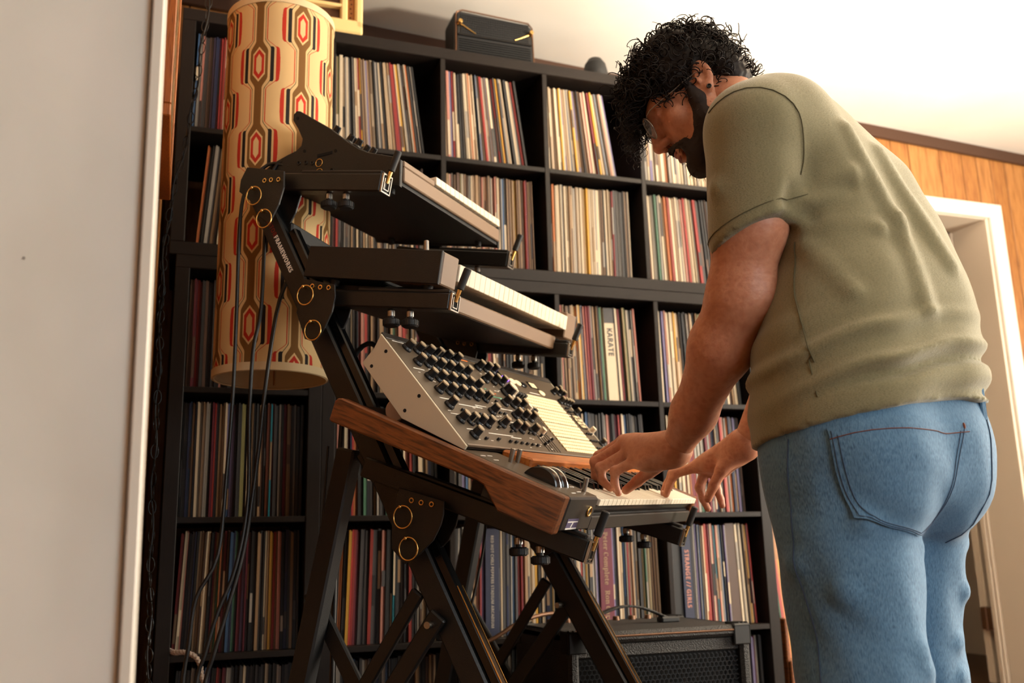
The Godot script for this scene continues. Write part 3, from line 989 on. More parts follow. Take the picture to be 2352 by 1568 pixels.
func make_picture() -> void:
	var t := thing("picture_frame", "framed picture in a deep oak frame on the left wall", "picture", Transform3D(Basis(), Vector3(-0.458, 1.412, 0.78)))
	var g := G.new()
	g.bx(Vector3(0.016, 0.012, 0), Vector3(0.034, 0.024, 0.44), 0.002)
	g.bx(Vector3(0.016, 0.788, 0), Vector3(0.034, 0.024, 0.44), 0.002)
	g.bx(Vector3(0.016, 0.4, 0.208), Vector3(0.034, 0.752, 0.024), 0.002)
	g.bx(Vector3(0.016, 0.4, -0.208), Vector3(0.034, 0.752, 0.024), 0.002)
	put("frame", g.mesh(), M.oak, t)
	put("print", boxm(Vector3(0.01, 0.75, 0.39), 0, Vector3(0.024, 0.4, 0)), tri_mat("picture_print", noise_tex([Color(0.1, 0.22, 0.24), Color(0.5, 0.3, 0.12), Color(0.75, 0.66, 0.5), Color(0.2, 0.1, 0.06)], 0.012, 91, 4), Vector3(4, 1.2, 4), 0.25), t)

# =================================================================== the three-tier stand (coordinates of the frame FR)
func fthing(called: String, label: String, category: String, base: Vector3, group := "") -> Node3D:
	return thing(called, label, category, FR * Transform3D(Basis(), base), group)

func fput(called: String, g: G, m: Material, t: Node3D, base: Vector3) -> MeshInstance3D:
	return put(called, g.mesh(), m, t, Transform3D(Basis(), -base))

func bar(g: G, a: Vector3, b: Vector3, w: float, h: float, r := 0.004) -> void:   # rectangular tube from a to b: w along x, h across
	var y := (b - a).normalized()
	var x := Vector3.RIGHT
	x = (x - y * x.dot(y)).normalized()
	g.bx((a + b) / 2, Vector3(w, a.distance_to(b), h), r, Basis(x, y, x.cross(y)))

func knurled(g: G, at: Vector3, r: float, h: float) -> void:   # hand screw hanging below at
	g.cyl(at, at - Vector3(0, 0.022, 0), 0.006)
	g.lathe([Vector2(0, -0.022 - h), Vector2(r - 0.003, -0.022 - h), Vector2(r, -0.019 - h), Vector2(r, -0.025), Vector2(r - 0.003, -0.022), Vector2(0, -0.022)], at, Basis(), 24)
	for k in 22:
		var a := TAU * k / 22
		var d := Vector3(cos(a), 0, sin(a))
		g.bx(at + d * r - Vector3(0, 0.022 + h / 2, 0), Vector3(0.002, h - 0.005, 0.0016), 0, Basis(Vector3.UP, -a))

func hub(t: Node3D, base: Vector3, poly: Array, bolts: Array, rings: Array, x: float, near: bool) -> void:
	var g := G.new()
	var pp := []
	for q in poly: pp.append(Vector2(q[0], q[1]))
	var s := -1.0 if near else 1.0
	# two plates with the arm's root between them
	g.prism(pp, Vector3(x + 0.028 * s - 0.004, 0, 0), Vector3.BACK, Vector3.UP, 0.005, 0.001)
	g.prism(pp, Vector3(x - 0.03 * s - 0.004, 0, 0), Vector3.BACK, Vector3.UP, 0.005, 0.001)
	var hubm := fput("hub_plate", g, M.black_steel, t, base)
	for q in bolts:
		g = G.new()
		for side in [-1.0, 1.0]:
			var o := Vector3(x + side * 0.0395, q[1], q[0])
			g.cyl(o - Vector3(side * 0.004, 0, 0), o + Vector3(side * 0.001, 0, 0), 0.0055, 0.0052, 14)
		var bo := fput("bolt", g, M.brass, t, base)
		g = G.new()
		for side in [-1.0, 1.0]:
			var o := Vector3(x + side * 0.0408, q[1], q[0])
			g.cyl(o - Vector3(side * 0.002, 0, 0), o + Vector3(side * 0.0004, 0, 0), 0.003, 0.003, 6)
		put("socket", g.mesh(), M.void_black, bo)
	for q in rings:
		g = G.new()
		var c := Vector3(x + 0.046 * s, q[1], q[0])
		g.ring(c, Basis(Vector3.UP, PI / 2 + 0.12), 0.0185, 0.0016, 28, 8, 1.12)
		g.ball(c + Vector3(0, 0.019, -0.006), Vector3(0.004, 0.004, 0.004))
		g.cyl(c + Vector3(0, 0.019, -0.006), c + Vector3(-0.03 * s, 0.019, -0.006), 0.003)
		fput("pin_ring", g, M.brass, t, base)

func arm(t: Node3D, base: Vector3, a: Vector3, b: Vector3, hgt: float, hook: bool) -> void:
	var g := G.new()
	bar(g, a, b, 0.034, hgt, 0.003)
	fput("arm", g, M.black_steel, t, base)
	# support rest along the top, screws below, square end cap and end stop handle
	g = G.new()
	bar(g, a.lerp(b, 0.25) + Vector3(0.0, hgt * 0.5 + 0.004, 0), b + Vector3(0, hgt * 0.5 + 0.004, 0), 0.026, 0.008, 0.002)
	fput("rubber_rest", g, M.rubber, t, base)
	var d := (b - a).normalized()
	for k in 2:
		g = G.new()
		knurled(g, b - d * (0.10 + k * 0.045) - Vector3(0, hgt * 0.45, 0) + Vector3(0.0, 0, 0), 0.0165, 0.016)
		fput("hand_screw", g, M.rubber, t, base)
		g = G.new()
		g.cyl(b - d * (0.10 + k * 0.045) - Vector3(0, hgt * 0.45 + 0.006, 0), b - d * (0.10 + k * 0.045) - Vector3(0, hgt * 0.45 + 0.017, 0), 0.0085, 0.0085, 6)
		fput("nut", g, M.steel, t, base)
	g = G.new()
	var u := Vector3.RIGHT
	var w := d.cross(u).normalized()
	var e := b + d * 0.003
	for s in [-1.0, 1.0]:
		g.bx(e + u * s * 0.0155, Vector3(0.0025, hgt, 0.004), 0, Basis(u, w, u.cross(w)))
		g.bx(e + w * s * (hgt / 2 - 0.001), Vector3(0.033, 0.0025, 0.004), 0, Basis(u, w, u.cross(w)))
		g.bx(e + u * s * 0.0085, Vector3(0.002, hgt * 0.6, 0.004), 0, Basis(u, w, u.cross(w)))
	g.bx(e - w * hgt * 0.3, Vector3(0.019, 0.002, 0.004), 0, Basis(u, w, u.cross(w)))
	fput("end_frame", g, M.steel, t, base)
	if hook:
		g = G.new()
		var p0 := b + Vector3(0, hgt * 0.05, 0.004)
		var p1 := b + Vector3(0.0, 0.052 + hgt * 0.4, 0.034)
		g.cyl(p0, p0.lerp(p1, 0.42), 0.0045, 0.0045, 10)
		fput("stop_rod", g, M.brass, t, base)
		g = G.new()
		g.cyl(p0.lerp(p1, 0.36), p1, 0.0078, 0.0078, 14, 0.002)
		fput("stop_grip", g, M.rubber, t, base)

func make_stand() -> void:
	var B := Vector3(0.44, 0, -0.35)
	var t := fthing("keyboard_stand", "black steel three-tier keyboard stand carrying the three synthesizers", "keyboard stand", B)
	for side in 2:
		var x := 0.135 if side == 0 else 0.745
		var near := side == 0
		# main leaning upright with a slimmer bar riding along its front
		var g := G.new()
		var top := Vector3(x, 1.455, -0.782)
		var foot := Vector3(x, 0.03, -0.045)
		if not near:
			top = Vector3(x, 1.40, -0.79)
			foot = Vector3(x, 0.03, -0.02)
		bar(g, top, foot, 0.038, 0.05, 0.004)
		var up := fput("upright", g, M.black_steel, t, B)
		g = G.new()
		var dirn := (foot - top).normalized()
		var frn := Vector3(0, -dirn.z, dirn.y)
		if frn.z < 0: frn = -frn
		bar(g, top + dirn * 0.16 + frn * 0.036, foot - dirn * 0.02 + frn * 0.036, 0.022, 0.02, 0.003)
		fput("sliding_bar", g, M.gloss_black, t, B)
		g = G.new()
		for s in [-1.0, 1.0]:
			bar(g, top + dirn * 1.02 + frn * 0.0465 + Vector3(s * 0.0095, 0, 0), foot - dirn * 0.02 + frn * 0.0465 + Vector3(s * 0.0095, 0, 0), 0.0016, 0.0016, 0)
		fput("edge_strip", g, M.brass, t, B)
		# rear leg, floor rail, braces
		g = G.new()
		bar(g, Vector3(x + 0.02, 0.842, -0.535), Vector3(x + 0.02, 0.03, -0.725), 0.036, 0.045, 0.004)
		fput("rear_leg", g, M.black_steel, t, B)
		g = G.new()
		bar(g, Vector3(x + 0.022, 0.835, -0.50), Vector3(x + 0.022, 0.60, -0.33), 0.03, 0.034, 0.004)
		fput("strut", g, M.black_steel, t, B)
		g = G.new()
		bar(g, Vector3(x + 0.02, 0.028, -0.80), Vector3(x + 0.02, 0.028, 0.12), 0.04, 0.04, 0.004)
		fput("floor_rail", g, M.black_steel, t, B)
		g = G.new()
		bar(g, Vector3(x + 0.045, 0.56, -0.645), Vector3(x + 0.045, 0.05, -0.32), 0.012, 0.036, 0.003)
		fput("brace", g, M.black_steel, t, B)
		g = G.new()
		bar(g, Vector3(x - 0.03 if near else x + 0.03, 0.52, -0.30), Vector3(x, 0.06, -0.66), 0.012, 0.036, 0.003)
		fput("brace", g, M.black_steel, t, B)
		g = G.new()
		bar(g, Vector3(x - 0.01, 0.56, -0.355), Vector3(x + 0.01, 0.30, -0.545), 0.012, 0.028, 0.003)
		fput("brace", g, M.black_steel, t, B)
		g = G.new()
		for sx in [-0.04, 0.04]:
			g.cyl(Vector3(x - 0.01, 0.503, -0.314), Vector3(x - 0.01 + sx, 0.503, -0.314), 0.007, 0.0065, 12)
		fput("pivot_bolt", g, M.steel, t, B)
		# hubs and arms
		var dx := x - 0.02 if near else x
		var sh := 0.0 if near else 0.0
		hub(t, B, [[-0.368, 0.752], [-0.272, 0.723], [-0.274, 0.70], [-0.280, 0.68], [-0.296, 0.653], [-0.324, 0.629], [-0.357, 0.612], [-0.385, 0.64], [-0.385, 0.70]], [[-0.340, 0.727], [-0.319, 0.722], [-0.297, 0.718]], [[-0.355, 0.697], [-0.343, 0.639]], dx, near)
		hub(t, B, [[-0.605, 1.196], [-0.524, 1.171], [-0.522, 1.145], [-0.530, 1.115], [-0.548, 1.083], [-0.571, 1.056], [-0.597, 1.066], [-0.620, 1.125]], [[-0.578, 1.175], [-0.558, 1.170], [-0.537, 1.166]], [[-0.591, 1.156], [-0.570, 1.079]], dx, near)
		hub(t, B, [[-0.766, 1.477], [-0.663, 1.447], [-0.662, 1.411], [-0.675, 1.373], [-0.699, 1.335], [-0.730, 1.355], [-0.755, 1.396], [-0.786, 1.423], [-0.783, 1.45]], [[-0.713, 1.434], [-0.695, 1.432], [-0.675, 1.429]], [[-0.736, 1.401], [-0.706, 1.343]], dx, near)
		var rise := 0.0 if near else 0.016
		arm(t, B, Vector3(x - 0.014, 1.442, -0.71), Vector3(x - 0.014, 1.386, -0.432), 0.040, true)
		arm(t, B, Vector3(x - 0.014, 1.155 + rise, -0.56), Vector3(x - 0.014, 1.108 + rise, -0.272), 0.034, true)
		arm(t, B, Vector3(x - 0.014, 0.80 + rise, -0.47), Vector3(x - 0.014, 0.626 + rise * 1.7, -0.008), 0.04, true)
		if near:
			var tx := Transform3D(Basis(Vector3(0, -0.886, 0.463), Vector3(0, 0.463, 0.886), Vector3(-1, 0, 0)), Vector3(x - 0.0195, 1.319, -0.712) - B)
			var l1 := text("FRAMEWORKS", 0.0150)
			l1.horizontal_alignment = HORIZONTAL_ALIGNMENT_LEFT
			put("white_lettering", l1, M.print_white, t, tx)
			var l2 := text("GATOR", 0.0150)
			l2.horizontal_alignment = HORIZONTAL_ALIGNMENT_RIGHT
			put("red_lettering", l2, M.print_red, t, tx)
	# cross members between the two sides
	var g := G.new()
	bar_x(g, Vector3(0.135, 0.10, -0.09), Vector3(0.745, 0.10, -0.09), 0.036, 0.036)
	fput("crossbar", g, M.black_steel, t, B)
	g = G.new()
	bar_x(g, Vector3(0.135, 0.06, -0.66), Vector3(0.745, 0.06, -0.66), 0.036, 0.036)
	fput("crossbar", g, M.black_steel, t, B)
	g = G.new()
	bar_x(g, Vector3(0.135, 1.335, -0.70), Vector3(0.745, 1.30, -0.73), 0.036, 0.036)
	fput("crossbar", g, M.black_steel, t, B)

func bar_x(g: G, a: Vector3, b: Vector3, w: float, h: float) -> void:
	var x := (b - a).normalized()
	var y := (Vector3.UP - x * x.y).normalized()
	g.bx((a + b) / 2, Vector3(a.distance_to(b), h, w), 0.004, Basis(x, y, x.cross(y)))

# =================================================================== synthesizers
func white_keys(t: Node3D, off: Vector3, n: int, pitch: float, x0: float, z0: float, z1: float, y: float, h: float, pressed := -1) -> void:
	var g := G.new()
	g.bx(Vector3(0, -h / 2, (z0 + z1) / 2), Vector3(pitch - 0.0009, h, z1 - z0), 0.0011)
	var me := g.mesh()
	var bk := G.new()
	var zb := lerpf(z0, z1, 0.66)
	bk.prism([Vector2(z0, 0), Vector2(zb, 0), Vector2(zb - 0.006, 0.0115), Vector2(z0, 0.0115)], Vector3(0.0052, 0.0, 0), Vector3.BACK, Vector3.UP, 0.0104, 0.0012)
	var bm := bk.mesh()
	for i in n:
		put("white_key", me, M.ivory, t, Transform3D(Basis(Vector3.RIGHT, 0.06 if i == pressed else 0.0), off + Vector3(x0 + (i + 0.5) * pitch, y, 0)))
		if i < n - 1 and (i % 7) in [0, 1, 3, 4, 5]:
			put("black_key", bm, M.gloss_black, t, Transform3D(Basis(), off + Vector3(x0 + (i + 1.0) * pitch, y - 0.001, 0)))

func knob_mesh(r: float, h: float) -> ArrayMesh:
	var g := G.new()
	g.lathe([Vector2(r * 1.25, 0), Vector2(r * 1.25, h * 0.16), Vector2(r * 1.08, h * 0.28), Vector2(r, h * 0.32), Vector2(r * 0.86, h), Vector2(0, h)], Vector3.ZERO, Basis(), 20)
	return g.mesh()

func cap_mesh(r: float, h: float, line: bool) -> ArrayMesh:
	var g := G.new()
	g.lathe([Vector2(r * 0.88, h - 0.001), Vector2(r * 0.84, h + 0.0012), Vector2(0, h + 0.0014)], Vector3.ZERO, Basis(), 20)
	if line:
		g.bx(Vector3(0, h * 0.62, r * 0.96), Vector3(0.0022, h * 0.8, 0.0012), 0, Basis(Vector3.RIGHT, -0.1))
	return g.mesh()

func make_top_synth() -> void:
	var B := Vector3(0.39, 1.40, -0.55)
	var t := fthing("synthesizer", "small black synthesizer with horned side panels on the topmost tier of the stand", "synthesizer", B, "synthesizers on the stand")
	var prof := []
	for q in [[-0.414, 1.451], [-0.4165, 1.391], [-0.449, 1.4], [-0.699, 1.447], [-0.789, 1.468], [-0.794, 1.487], [-0.784, 1.499], [-0.757, 1.514], [-0.718, 1.525], [-0.692, 1.531], [-0.679, 1.540], [-0.676, 1.556], [-0.689, 1.584], [-0.704, 1.608], [-0.703, 1.622], [-0.694, 1.629], [-0.684, 1.626], [-0.598, 1.564], [-0.551, 1.522], [-0.522, 1.5], [-0.510, 1.493], [-0.498, 1.486], [-0.425, 1.46]]:
		prof.append(Vector2(q[0], q[1]))
	var g := G.new()
	for x in [0.164, 0.638]:
		g = G.new()
		g.prism(prof, Vector3(x, 0, 0), Vector3.BACK, Vector3.UP, 0.010, 0.0018)
		fput("side_panel", g, M.black_plastic, t, B)
	# hull between the panels
	g = G.new()
	var hull := []
	for q in [[-0.42, 1.440], [-0.42, 1.398], [-0.449, 1.404], [-0.699, 1.452], [-0.78, 1.472], [-0.775, 1.492], [-0.70, 1.515], [-0.66, 1.53], [-0.69, 1.61], [-0.598, 1.554], [-0.51, 1.482], [-0.50, 1.445]]:
		hull.append(Vector2(q[0], q[1]))
	g.prism(hull, Vector3(0.628, 0, 0), Vector3.BACK, Vector3.UP, 0.464)
	fput("case", g, M.black_plastic, t, B)
	# front lip
	g = G.new()
	g.bx(Vector3(0.396, 1.422, -0.4155), Vector3(0.462, 0.033, 0.008), 0.002)
	fput("front_lip", g, M.brown_face, t, B)
	g = G.new()
	g.bx(Vector3(0.23, 1.446, -0.4155), Vector3(0.13, 0.014, 0.008), 0.002)
	g.bx(Vector3(0.23, 1.458, -0.457), Vector3(0.13, 0.012, 0.084), 0.002, Basis(Vector3.RIGHT, 0.33))
	fput("wheel_panel", g, M.brown_face, t, B)
	# sloped panel with knobs
	var a := Vector3(0, 1.626, -0.690)
	var b := Vector3(0, 1.490, -0.506)
	var d := (b - a).normalized()
	var up := Vector3.RIGHT.cross(-d).normalized()
	if up.y < 0: up = -up
	var bs := Basis(Vector3.RIGHT, up, Vector3.RIGHT.cross(up))
	g = G.new()
	g.bx((a + b) / 2 + Vector3(0.396, 0, 0) - up * 0.006, Vector3(0.462, 0.008, a.distance_to(b)), 0.001, bs)
	fput("control_panel", g, mat("panel_cream", Color(0.70, 0.64, 0.53), 0.45), t, B)
	var km := knob_mesh(0.0085, 0.02)
	var cm := cap_mesh(0.0085, 0.02, true)
	for i in 7:
		for j in 4:
			if (i * 3 + j) % 7 == 5: continue
			var p := a.lerp(b, 0.42 + j * 0.165) + Vector3(0.19 + i * 0.065 + (j % 2) * 0.012, 0, 0) - up * 0.002
			var k := put("knob", km, M.gloss_black, t, Transform3D(bs, p - B))
			put("knob_cap", cm, M.knob, k)
	# keys
	var kb := Node3D.new()
	white_keys(t, -B, 15, 0.0218, 0.2975, -0.535, -0.4085, 1.4635, 0.019)
	# jacks and screws on the near panel
	for q in [[-0.627, 1.487, 0.009], [-0.626, 1.464, 0.009], [-0.683, 1.498, 0.004], [-0.664, 1.495, 0.004], [-0.646, 1.491, 0.004], [-0.672, 1.474, 0.004], [-0.652, 1.470, 0.004], [-0.592, 1.462, 0.005]]:
		g = G.new()
		g.ring(Vector3(0.1535, q[1], q[0]), Basis(Vector3.UP, PI / 2), q[2], 0.0011 if q[2] > 0.006 else 0.0015, 20, 6)
		fput("jack", g, M.brass if q[2] > 0.006 else M.gloss_black, t, B)
	g = G.new()
	g.bx(Vector3(0.153, 1.459, -0.6075), Vector3(0.004, 0.009, 0.009), 0.001)
	fput("usb_socket", g, M.steel, t, B)
	g = G.new()
	g.bx(Vector3(0.1536, 1.505, -0.612), Vector3(0.002, 0.008, 0.042), 0.0008)
	fput("label_recess", g, M.void_black, t, B)
	for q in [[-0.690, 1.609], [-0.668, 1.524], [-0.583, 1.507], [-0.47, 1.43]]:
		g = G.new()
		g.cyl(Vector3(0.156, q[1], q[0]), Vector3(0.1528, q[1], q[0]), 0.0042, 0.0038, 14)
		fput("screw", g, M.void_black, t, B)
	g = G.new()
	for s in [-1.0, 1.0]:
		g.ring(Vector3(0.1545, 1.438, -0.467), Basis(Vector3.UP, PI / 2), 0.014 + 0.003 * s, 0.0007, 28, 5)
	fput("embossed_mark", g, M.black_plastic, t, B)
	for q in [[0.19, -0.46], [0.60, -0.46], [0.19, -0.72], [0.60, -0.72]]:
		g = G.new()
		var yy: float = 1.398 + (-0.42 - q[1]) * 0.19
		g.cyl(Vector3(q[0], yy + 0.005, q[1]), Vector3(q[0], yy - 0.013, q[1]), 0.009, 0.008, 16, 0.001)
		fput("foot", g, M.rubber, t, B)

func make_mid_synth() -> void:
	# frame of its own: origin at the top front edge of the near end block
	var tilt := 0.1885
	var x := Vector3(1, 0.030, 0).normalized()
	var z := Vector3(0, -sin(tilt), cos(tilt))
	z = (z - x * z.dot(x)).normalized()
	var bs := Basis(x, z.cross(x), z)
	var t := thing("synthesizer", "flat black keyboard synthesizer with overhanging white keys on the middle tier", "synthesizer", FR * Transform3D(bs, Vector3(0.1, 1.212, -0.283)), "synthesizers on the stand")
	var g := G.new()
	g.prism([Vector2(-0.325, 0.0), Vector2(-0.331, -0.066), Vector2(0.0, -0.068), Vector2(0.0, 0.0)], Vector3(0.007, 0, 0), Vector3.BACK, Vector3.UP, 0.008, 0.0015)
	put("end_panel", g.mesh(), M.black_plastic, t)
	g = G.new()
	g.prism([Vector2(-0.325, 0.0), Vector2(-0.331, -0.066), Vector2(0.0, -0.066), Vector2(0.0, 0.0)], Vector3(0.726, 0, 0), Vector3.BACK, Vector3.UP, 0.008, 0.0015)
	put("end_panel", g.mesh(), M.black_plastic, t)
	g = G.new()
	g.bx(Vector3(0.038, -0.034, -0.06), Vector3(0.062, 0.066, 0.121), 0.0025)
	put("end_block", g.mesh(), M.brown_face, t)
	g = G.new()
	g.bx(Vector3(0.686, -0.034, -0.06), Vector3(0.066, 0.066, 0.121), 0.0025)
	put("end_block", g.mesh(), M.brown_face, t)
	g = G.new()
	g.bx(Vector3(0.362, -0.034, -0.24), Vector3(0.712, 0.064, 0.18), 0.003)
	put("case", g.mesh(), M.black_plastic, t)
	g = G.new()
	g.bx(Vector3(0.34, -0.088, -0.165), Vector3(0.60, 0.036, 0.30), 0.003)
	put("chassis", g.mesh(), M.black_plastic, t)
	g = G.new()
	g.bx(Vector3(0.335, -0.088, -0.012), Vector3(0.57, 0.034, 0.010), 0.003)
	put("front_rail", g.mesh(), M.brown_face, t)
	white_keys(t, Vector3.ZERO, 25, 0.02335, 0.0695, -0.14, 0.004, -0.012, 0.036)
	for i in 8:
		for j in 2:
			var k := put("knob", knob_mesh(0.007, 0.016), M.gloss_black, t, Transform3D(Basis(), Vector3(0.12 + i * 0.066, 0.0, -0.27 + j * 0.05)))
			put("knob_cap", cap_mesh(0.007, 0.016, true), M.knob, k)
	g = G.new()
	g.cyl(Vector3(0.03, -0.002, -0.055), Vector3(0.03, 0.026, -0.06), 0.0055, 0.0052, 14, 0.001)
	put("lever", g.mesh(), M.steel, t)
	for q in [[0.03, -0.27], [0.03, -0.04], [0.69, -0.27], [0.69, -0.04]]:
		g = G.new()
		g.cyl(Vector3(q[0], -0.064, q[1]), Vector3(q[0], -0.080, q[1]), 0.011, 0.010, 16, 0.001)
		put("foot", g.mesh(), M.rubber, t)

func make_big_synth() -> void:
	var x := Vector3(0.99913, 0.04176, 0)
	var z := Vector3(0.0175, -0.41908, 0.90778)
	z = (z - x * z.dot(x)).normalized()
	var bs := Basis(x, z.cross(x), z)
	var t := thing("synthesizer", "large analog synthesizer with walnut cheeks and a raised knob-covered panel, on the bottom tier", "synthesizer", FR * Transform3D(bs, Vector3(0, 0.714, 0)), "synthesizers on the stand")
	var cheek := []
	for q in [[-0.484, 0.0], [-0.493, -0.003], [-0.498, -0.010], [-0.496, -0.046], [-0.49, -0.049], [-0.164, -0.035], [-0.148, -0.038], [-0.107, -0.069], [-0.002, -0.066], [0.0, -0.063], [0.0, -0.002], [-0.003, 0.0]]:
		cheek.append(Vector2(q[0], q[1]))
	var g := G.new()
	for xx in [0.022, 0.862]:
		g = G.new()
		g.prism(cheek, Vector3(xx, 0, 0), Vector3.BACK, Vector3.UP, 0.024, 0.003)
		put("wood_cheek", g.mesh(), M.walnut, t)
	g = G.new()
	g.bx(Vector3(0.43, -0.024, -0.32), Vector3(0.814, 0.036, 0.32), 0.003)
	g.bx(Vector3(0.43, -0.040, -0.085), Vector3(0.814, 0.046, 0.15), 0.003)
	put("case", g.mesh(), M.black_plastic, t)
	g = G.new()
	g.bx(Vector3(0.0895, -0.031, -0.004), Vector3(0.135, 0.060, 0.010), 0.003)
	put("left_front", g.mesh(), M.taupe_metal, t)
	g = G.new()
	g.bx(Vector3(0.498, -0.050, -0.005), Vector3(0.68, 0.027, 0.010), 0.002)
	put("front_rail", g.mesh(), M.taupe_metal, t)
	g = G.new()
	g.bx(Vector3(0.498, -0.025, -0.012), Vector3(0.68, 0.022, 0.010), 0.002, Basis(Vector3.RIGHT, 0.35))
	put("key_slip", g.mesh(), M.gloss_black, t)
	white_keys(t, Vector3.ZERO, 29, 0.02335, 0.160, -0.142, 0.004, -0.003, 0.0125, 19)
	g = G.new()
	g.bx(Vector3(0.498, 0.001, -0.178), Vector3(0.678, 0.026, 0.066), 0.004, Basis(Vector3.RIGHT, -0.10))
	put("wood_strip", g.mesh(), M.walnut_strip, t)
	# left control plate: wheels, toggles
	g = G.new()
	g.bx(Vector3(0.0895, -0.004, -0.112), Vector3(0.134, 0.010, 0.218), 0.002)
	put("left_plate", g.mesh(), M.panel_metal, t)
	for xx in [0.062, 0.094]:
		g = G.new()
		g.cyl(Vector3(xx - 0.010, -0.012, -0.075), Vector3(xx + 0.010, -0.012, -0.075), 0.036, 0.036, 40, 0.002)
		var wh := put("wheel", g.mesh(), M.gloss_black, t)
		for s in [1.0]:
			g = G.new()
			g.ring(Vector3(xx + s * 0.0102, -0.012, -0.075), Basis(Vector3.UP, PI / 2), 0.0345, 0.0026, 40, 8)
			put("wheel_rim", g.mesh(), M.chrome, wh)
	for q in [[0.110, -0.165], [0.140, -0.165], [0.140, -0.024]]:
		g = G.new()
		g.cyl(Vector3(q[0], 0, q[1]), Vector3(q[0], 0.026, q[1] - 0.004), 0.0042, 0.005, 12, 0.001)
		put("toggle", g.mesh(), M.steel, t)
	var wk := put("knob", knob_mesh(0.0085, 0.02), M.knob, t, Transform3D(Basis(), Vector3(0.135, 0, -0.075)))
	put("knob_cap", cap_mesh(0.0085, 0.02, false), M.knob, wk)
	g = G.new()
	for q in [[0.045, -0.19], [0.075, -0.192], [0.06, -0.17], [0.13, -0.045], [0.11, -0.022], [0.07, -0.016]]:
		g.bx(Vector3(q[0], 0.0013, q[1]), Vector3(0.018, 0.0006, 0.0024), 0)
	put("plate_print", g.mesh(), M.print_white, t)
	# headphone socket and sticker on the left front
	g = G.new()
	g.ring(Vector3(0.128, -0.026, 0.002), Basis(), 0.0078, 0.0024, 24, 8)
	put("headphone_socket", g.mesh(), M.brass, t)
	g = G.new()
	g.cyl(Vector3(0.128, -0.026, 0.0), Vector3(0.128, -0.026, 0.0022), 0.0062)
	put("socket_hole", g.mesh(), M.void_black, t)
	g = G.new()
	g.bx(Vector3(0.068, -0.048, 0.0014), Vector3(0.05, 0.019, 0.0006), 0)
	var st := put("sticker", g.mesh(), mat("sticker_violet", Color(0.34, 0.30, 0.42), 0.6), t)
	g = G.new()
	g.bx(Vector3(0.068, -0.0562, 0.0018), Vector3(0.05, 0.0028, 0.0004), 0)
	g.bx(Vector3(0.068, -0.044, 0.0018), Vector3(0.046, 0.0022, 0.0004), 0)
	g.bx(Vector3(0.068, -0.049, 0.0018), Vector3(0.004, 0.012, 0.0004), 0, Basis(Vector3.BACK, -0.5))
	put("sticker_print", g.mesh(), M.print_white, st)
	# raised panel: cream end plates, hull, face
	var side := []
	for q in [[-0.469, 0.137], [-0.473, 0.107], [-0.487, 0.073], [-0.363, 0.006], [-0.219, 0.0], [-0.217, 0.008]]:
		side.append(Vector2(q[0], q[1]))
	for xx in [0.0305, 0.8355]:
		g = G.new()
		g.prism(side, Vector3(xx, 0, 0), Vector3.BACK, Vector3.UP, 0.0055, 0.001)
		var sp := put("end_plate", g.mesh(), M.cream_metal, t)
		for q in [[-0.445, 0.110], [-0.464, 0.074], [-0.344, 0.057], [-0.362, 0.022]]:
			g = G.new()
			g.cyl(Vector3(xx - 0.004, q[1], q[0]), Vector3(xx - 0.0058, q[1], q[0]), 0.0035, 0.0035, 16)
			put("screw_hole", g.mesh(), M.void_black, sp)
	g = G.new()
	var hull := []
	for q in [[-0.466, 0.132], [-0.470, 0.107], [-0.483, 0.073], [-0.36, 0.006], [-0.225, 0.001], [-0.225, 0.006]]:
		hull.append(Vector2(q[0], q[1]))
	g.prism(hull, Vector3(0.829, 0, 0), Vector3.BACK, Vector3.UP, 0.798)
	put("panel_housing", g.mesh(), M.taupe_metal, t)
	g = G.new()
	g.cyl(Vector3(0.05, 0.012, -0.398), Vector3(0.062, 0.012, -0.398), 0.022, 0.022, 28, 0.002)
	put("tilt_support", g.mesh(), M.pinkish, t)
	# face frame: x along, y up the slope, z out of it
	var ang := deg_to_rad(27.145)
	var fx := Vector3.RIGHT
	var fy := Vector3(0, sin(ang), -cos(ang))
	var fb := Basis(fx, fy, fx.cross(fy))
	var ft := Transform3D(fb, Vector3(0.03, 0.009, -0.2185))
	var face := put("control_panel", boxm(Vector3(0.80, 0.281, 0.004), 0.001, Vector3(0.40, 0.1405, -0.002)), M.panel_metal, t, ft)
	put("panel_strip", boxm(Vector3(0.80, 0.016, 0.004), 0.001, Vector3(0.40, 0.278, 0.0002)), M.taupe_metal, face)
	put("panel_edge", boxm(Vector3(0.80, 0.004, 0.006), 0.001, Vector3(0.40, 0.001, 0.0)), M.steel, face)
	var kb := Basis(Vector3.RIGHT, PI / 2)     # a knob's own y points out of the face
	var km := knob_mesh(0.0088, 0.021)
	var cm := cap_mesh(0.0088, 0.021, false)
	var cl := cap_mesh(0.0088, 0.021, true)
	var spots := []
	for r in [[0.253, 0], [0.215, 0], [0.176, 0], [0.142, 0]]:
		for cx in [0.056, 0.094, 0.133, 0.170, 0.208, 0.249]: spots.append([cx, r[0]])
	for q in [[0.050, 0.102], [0.351, 0.250], [0.389, 0.250], [0.425, 0.252], [0.338, 0.211], [0.378, 0.211], [0.417, 0.213], [0.342, 0.142], [0.382, 0.140], [0.421, 0.141], [0.344, 0.105], [0.384, 0.104], [0.420, 0.103], [0.233, 0.105], [0.233, 0.070], [0.280, 0.064], [0.312, 0.061], [0.371, 0.062], [0.052, 0.066], [0.088, 0.064], [0.123, 0.064], [0.156, 0.063], [0.058, 0.028]]: spots.append(q)
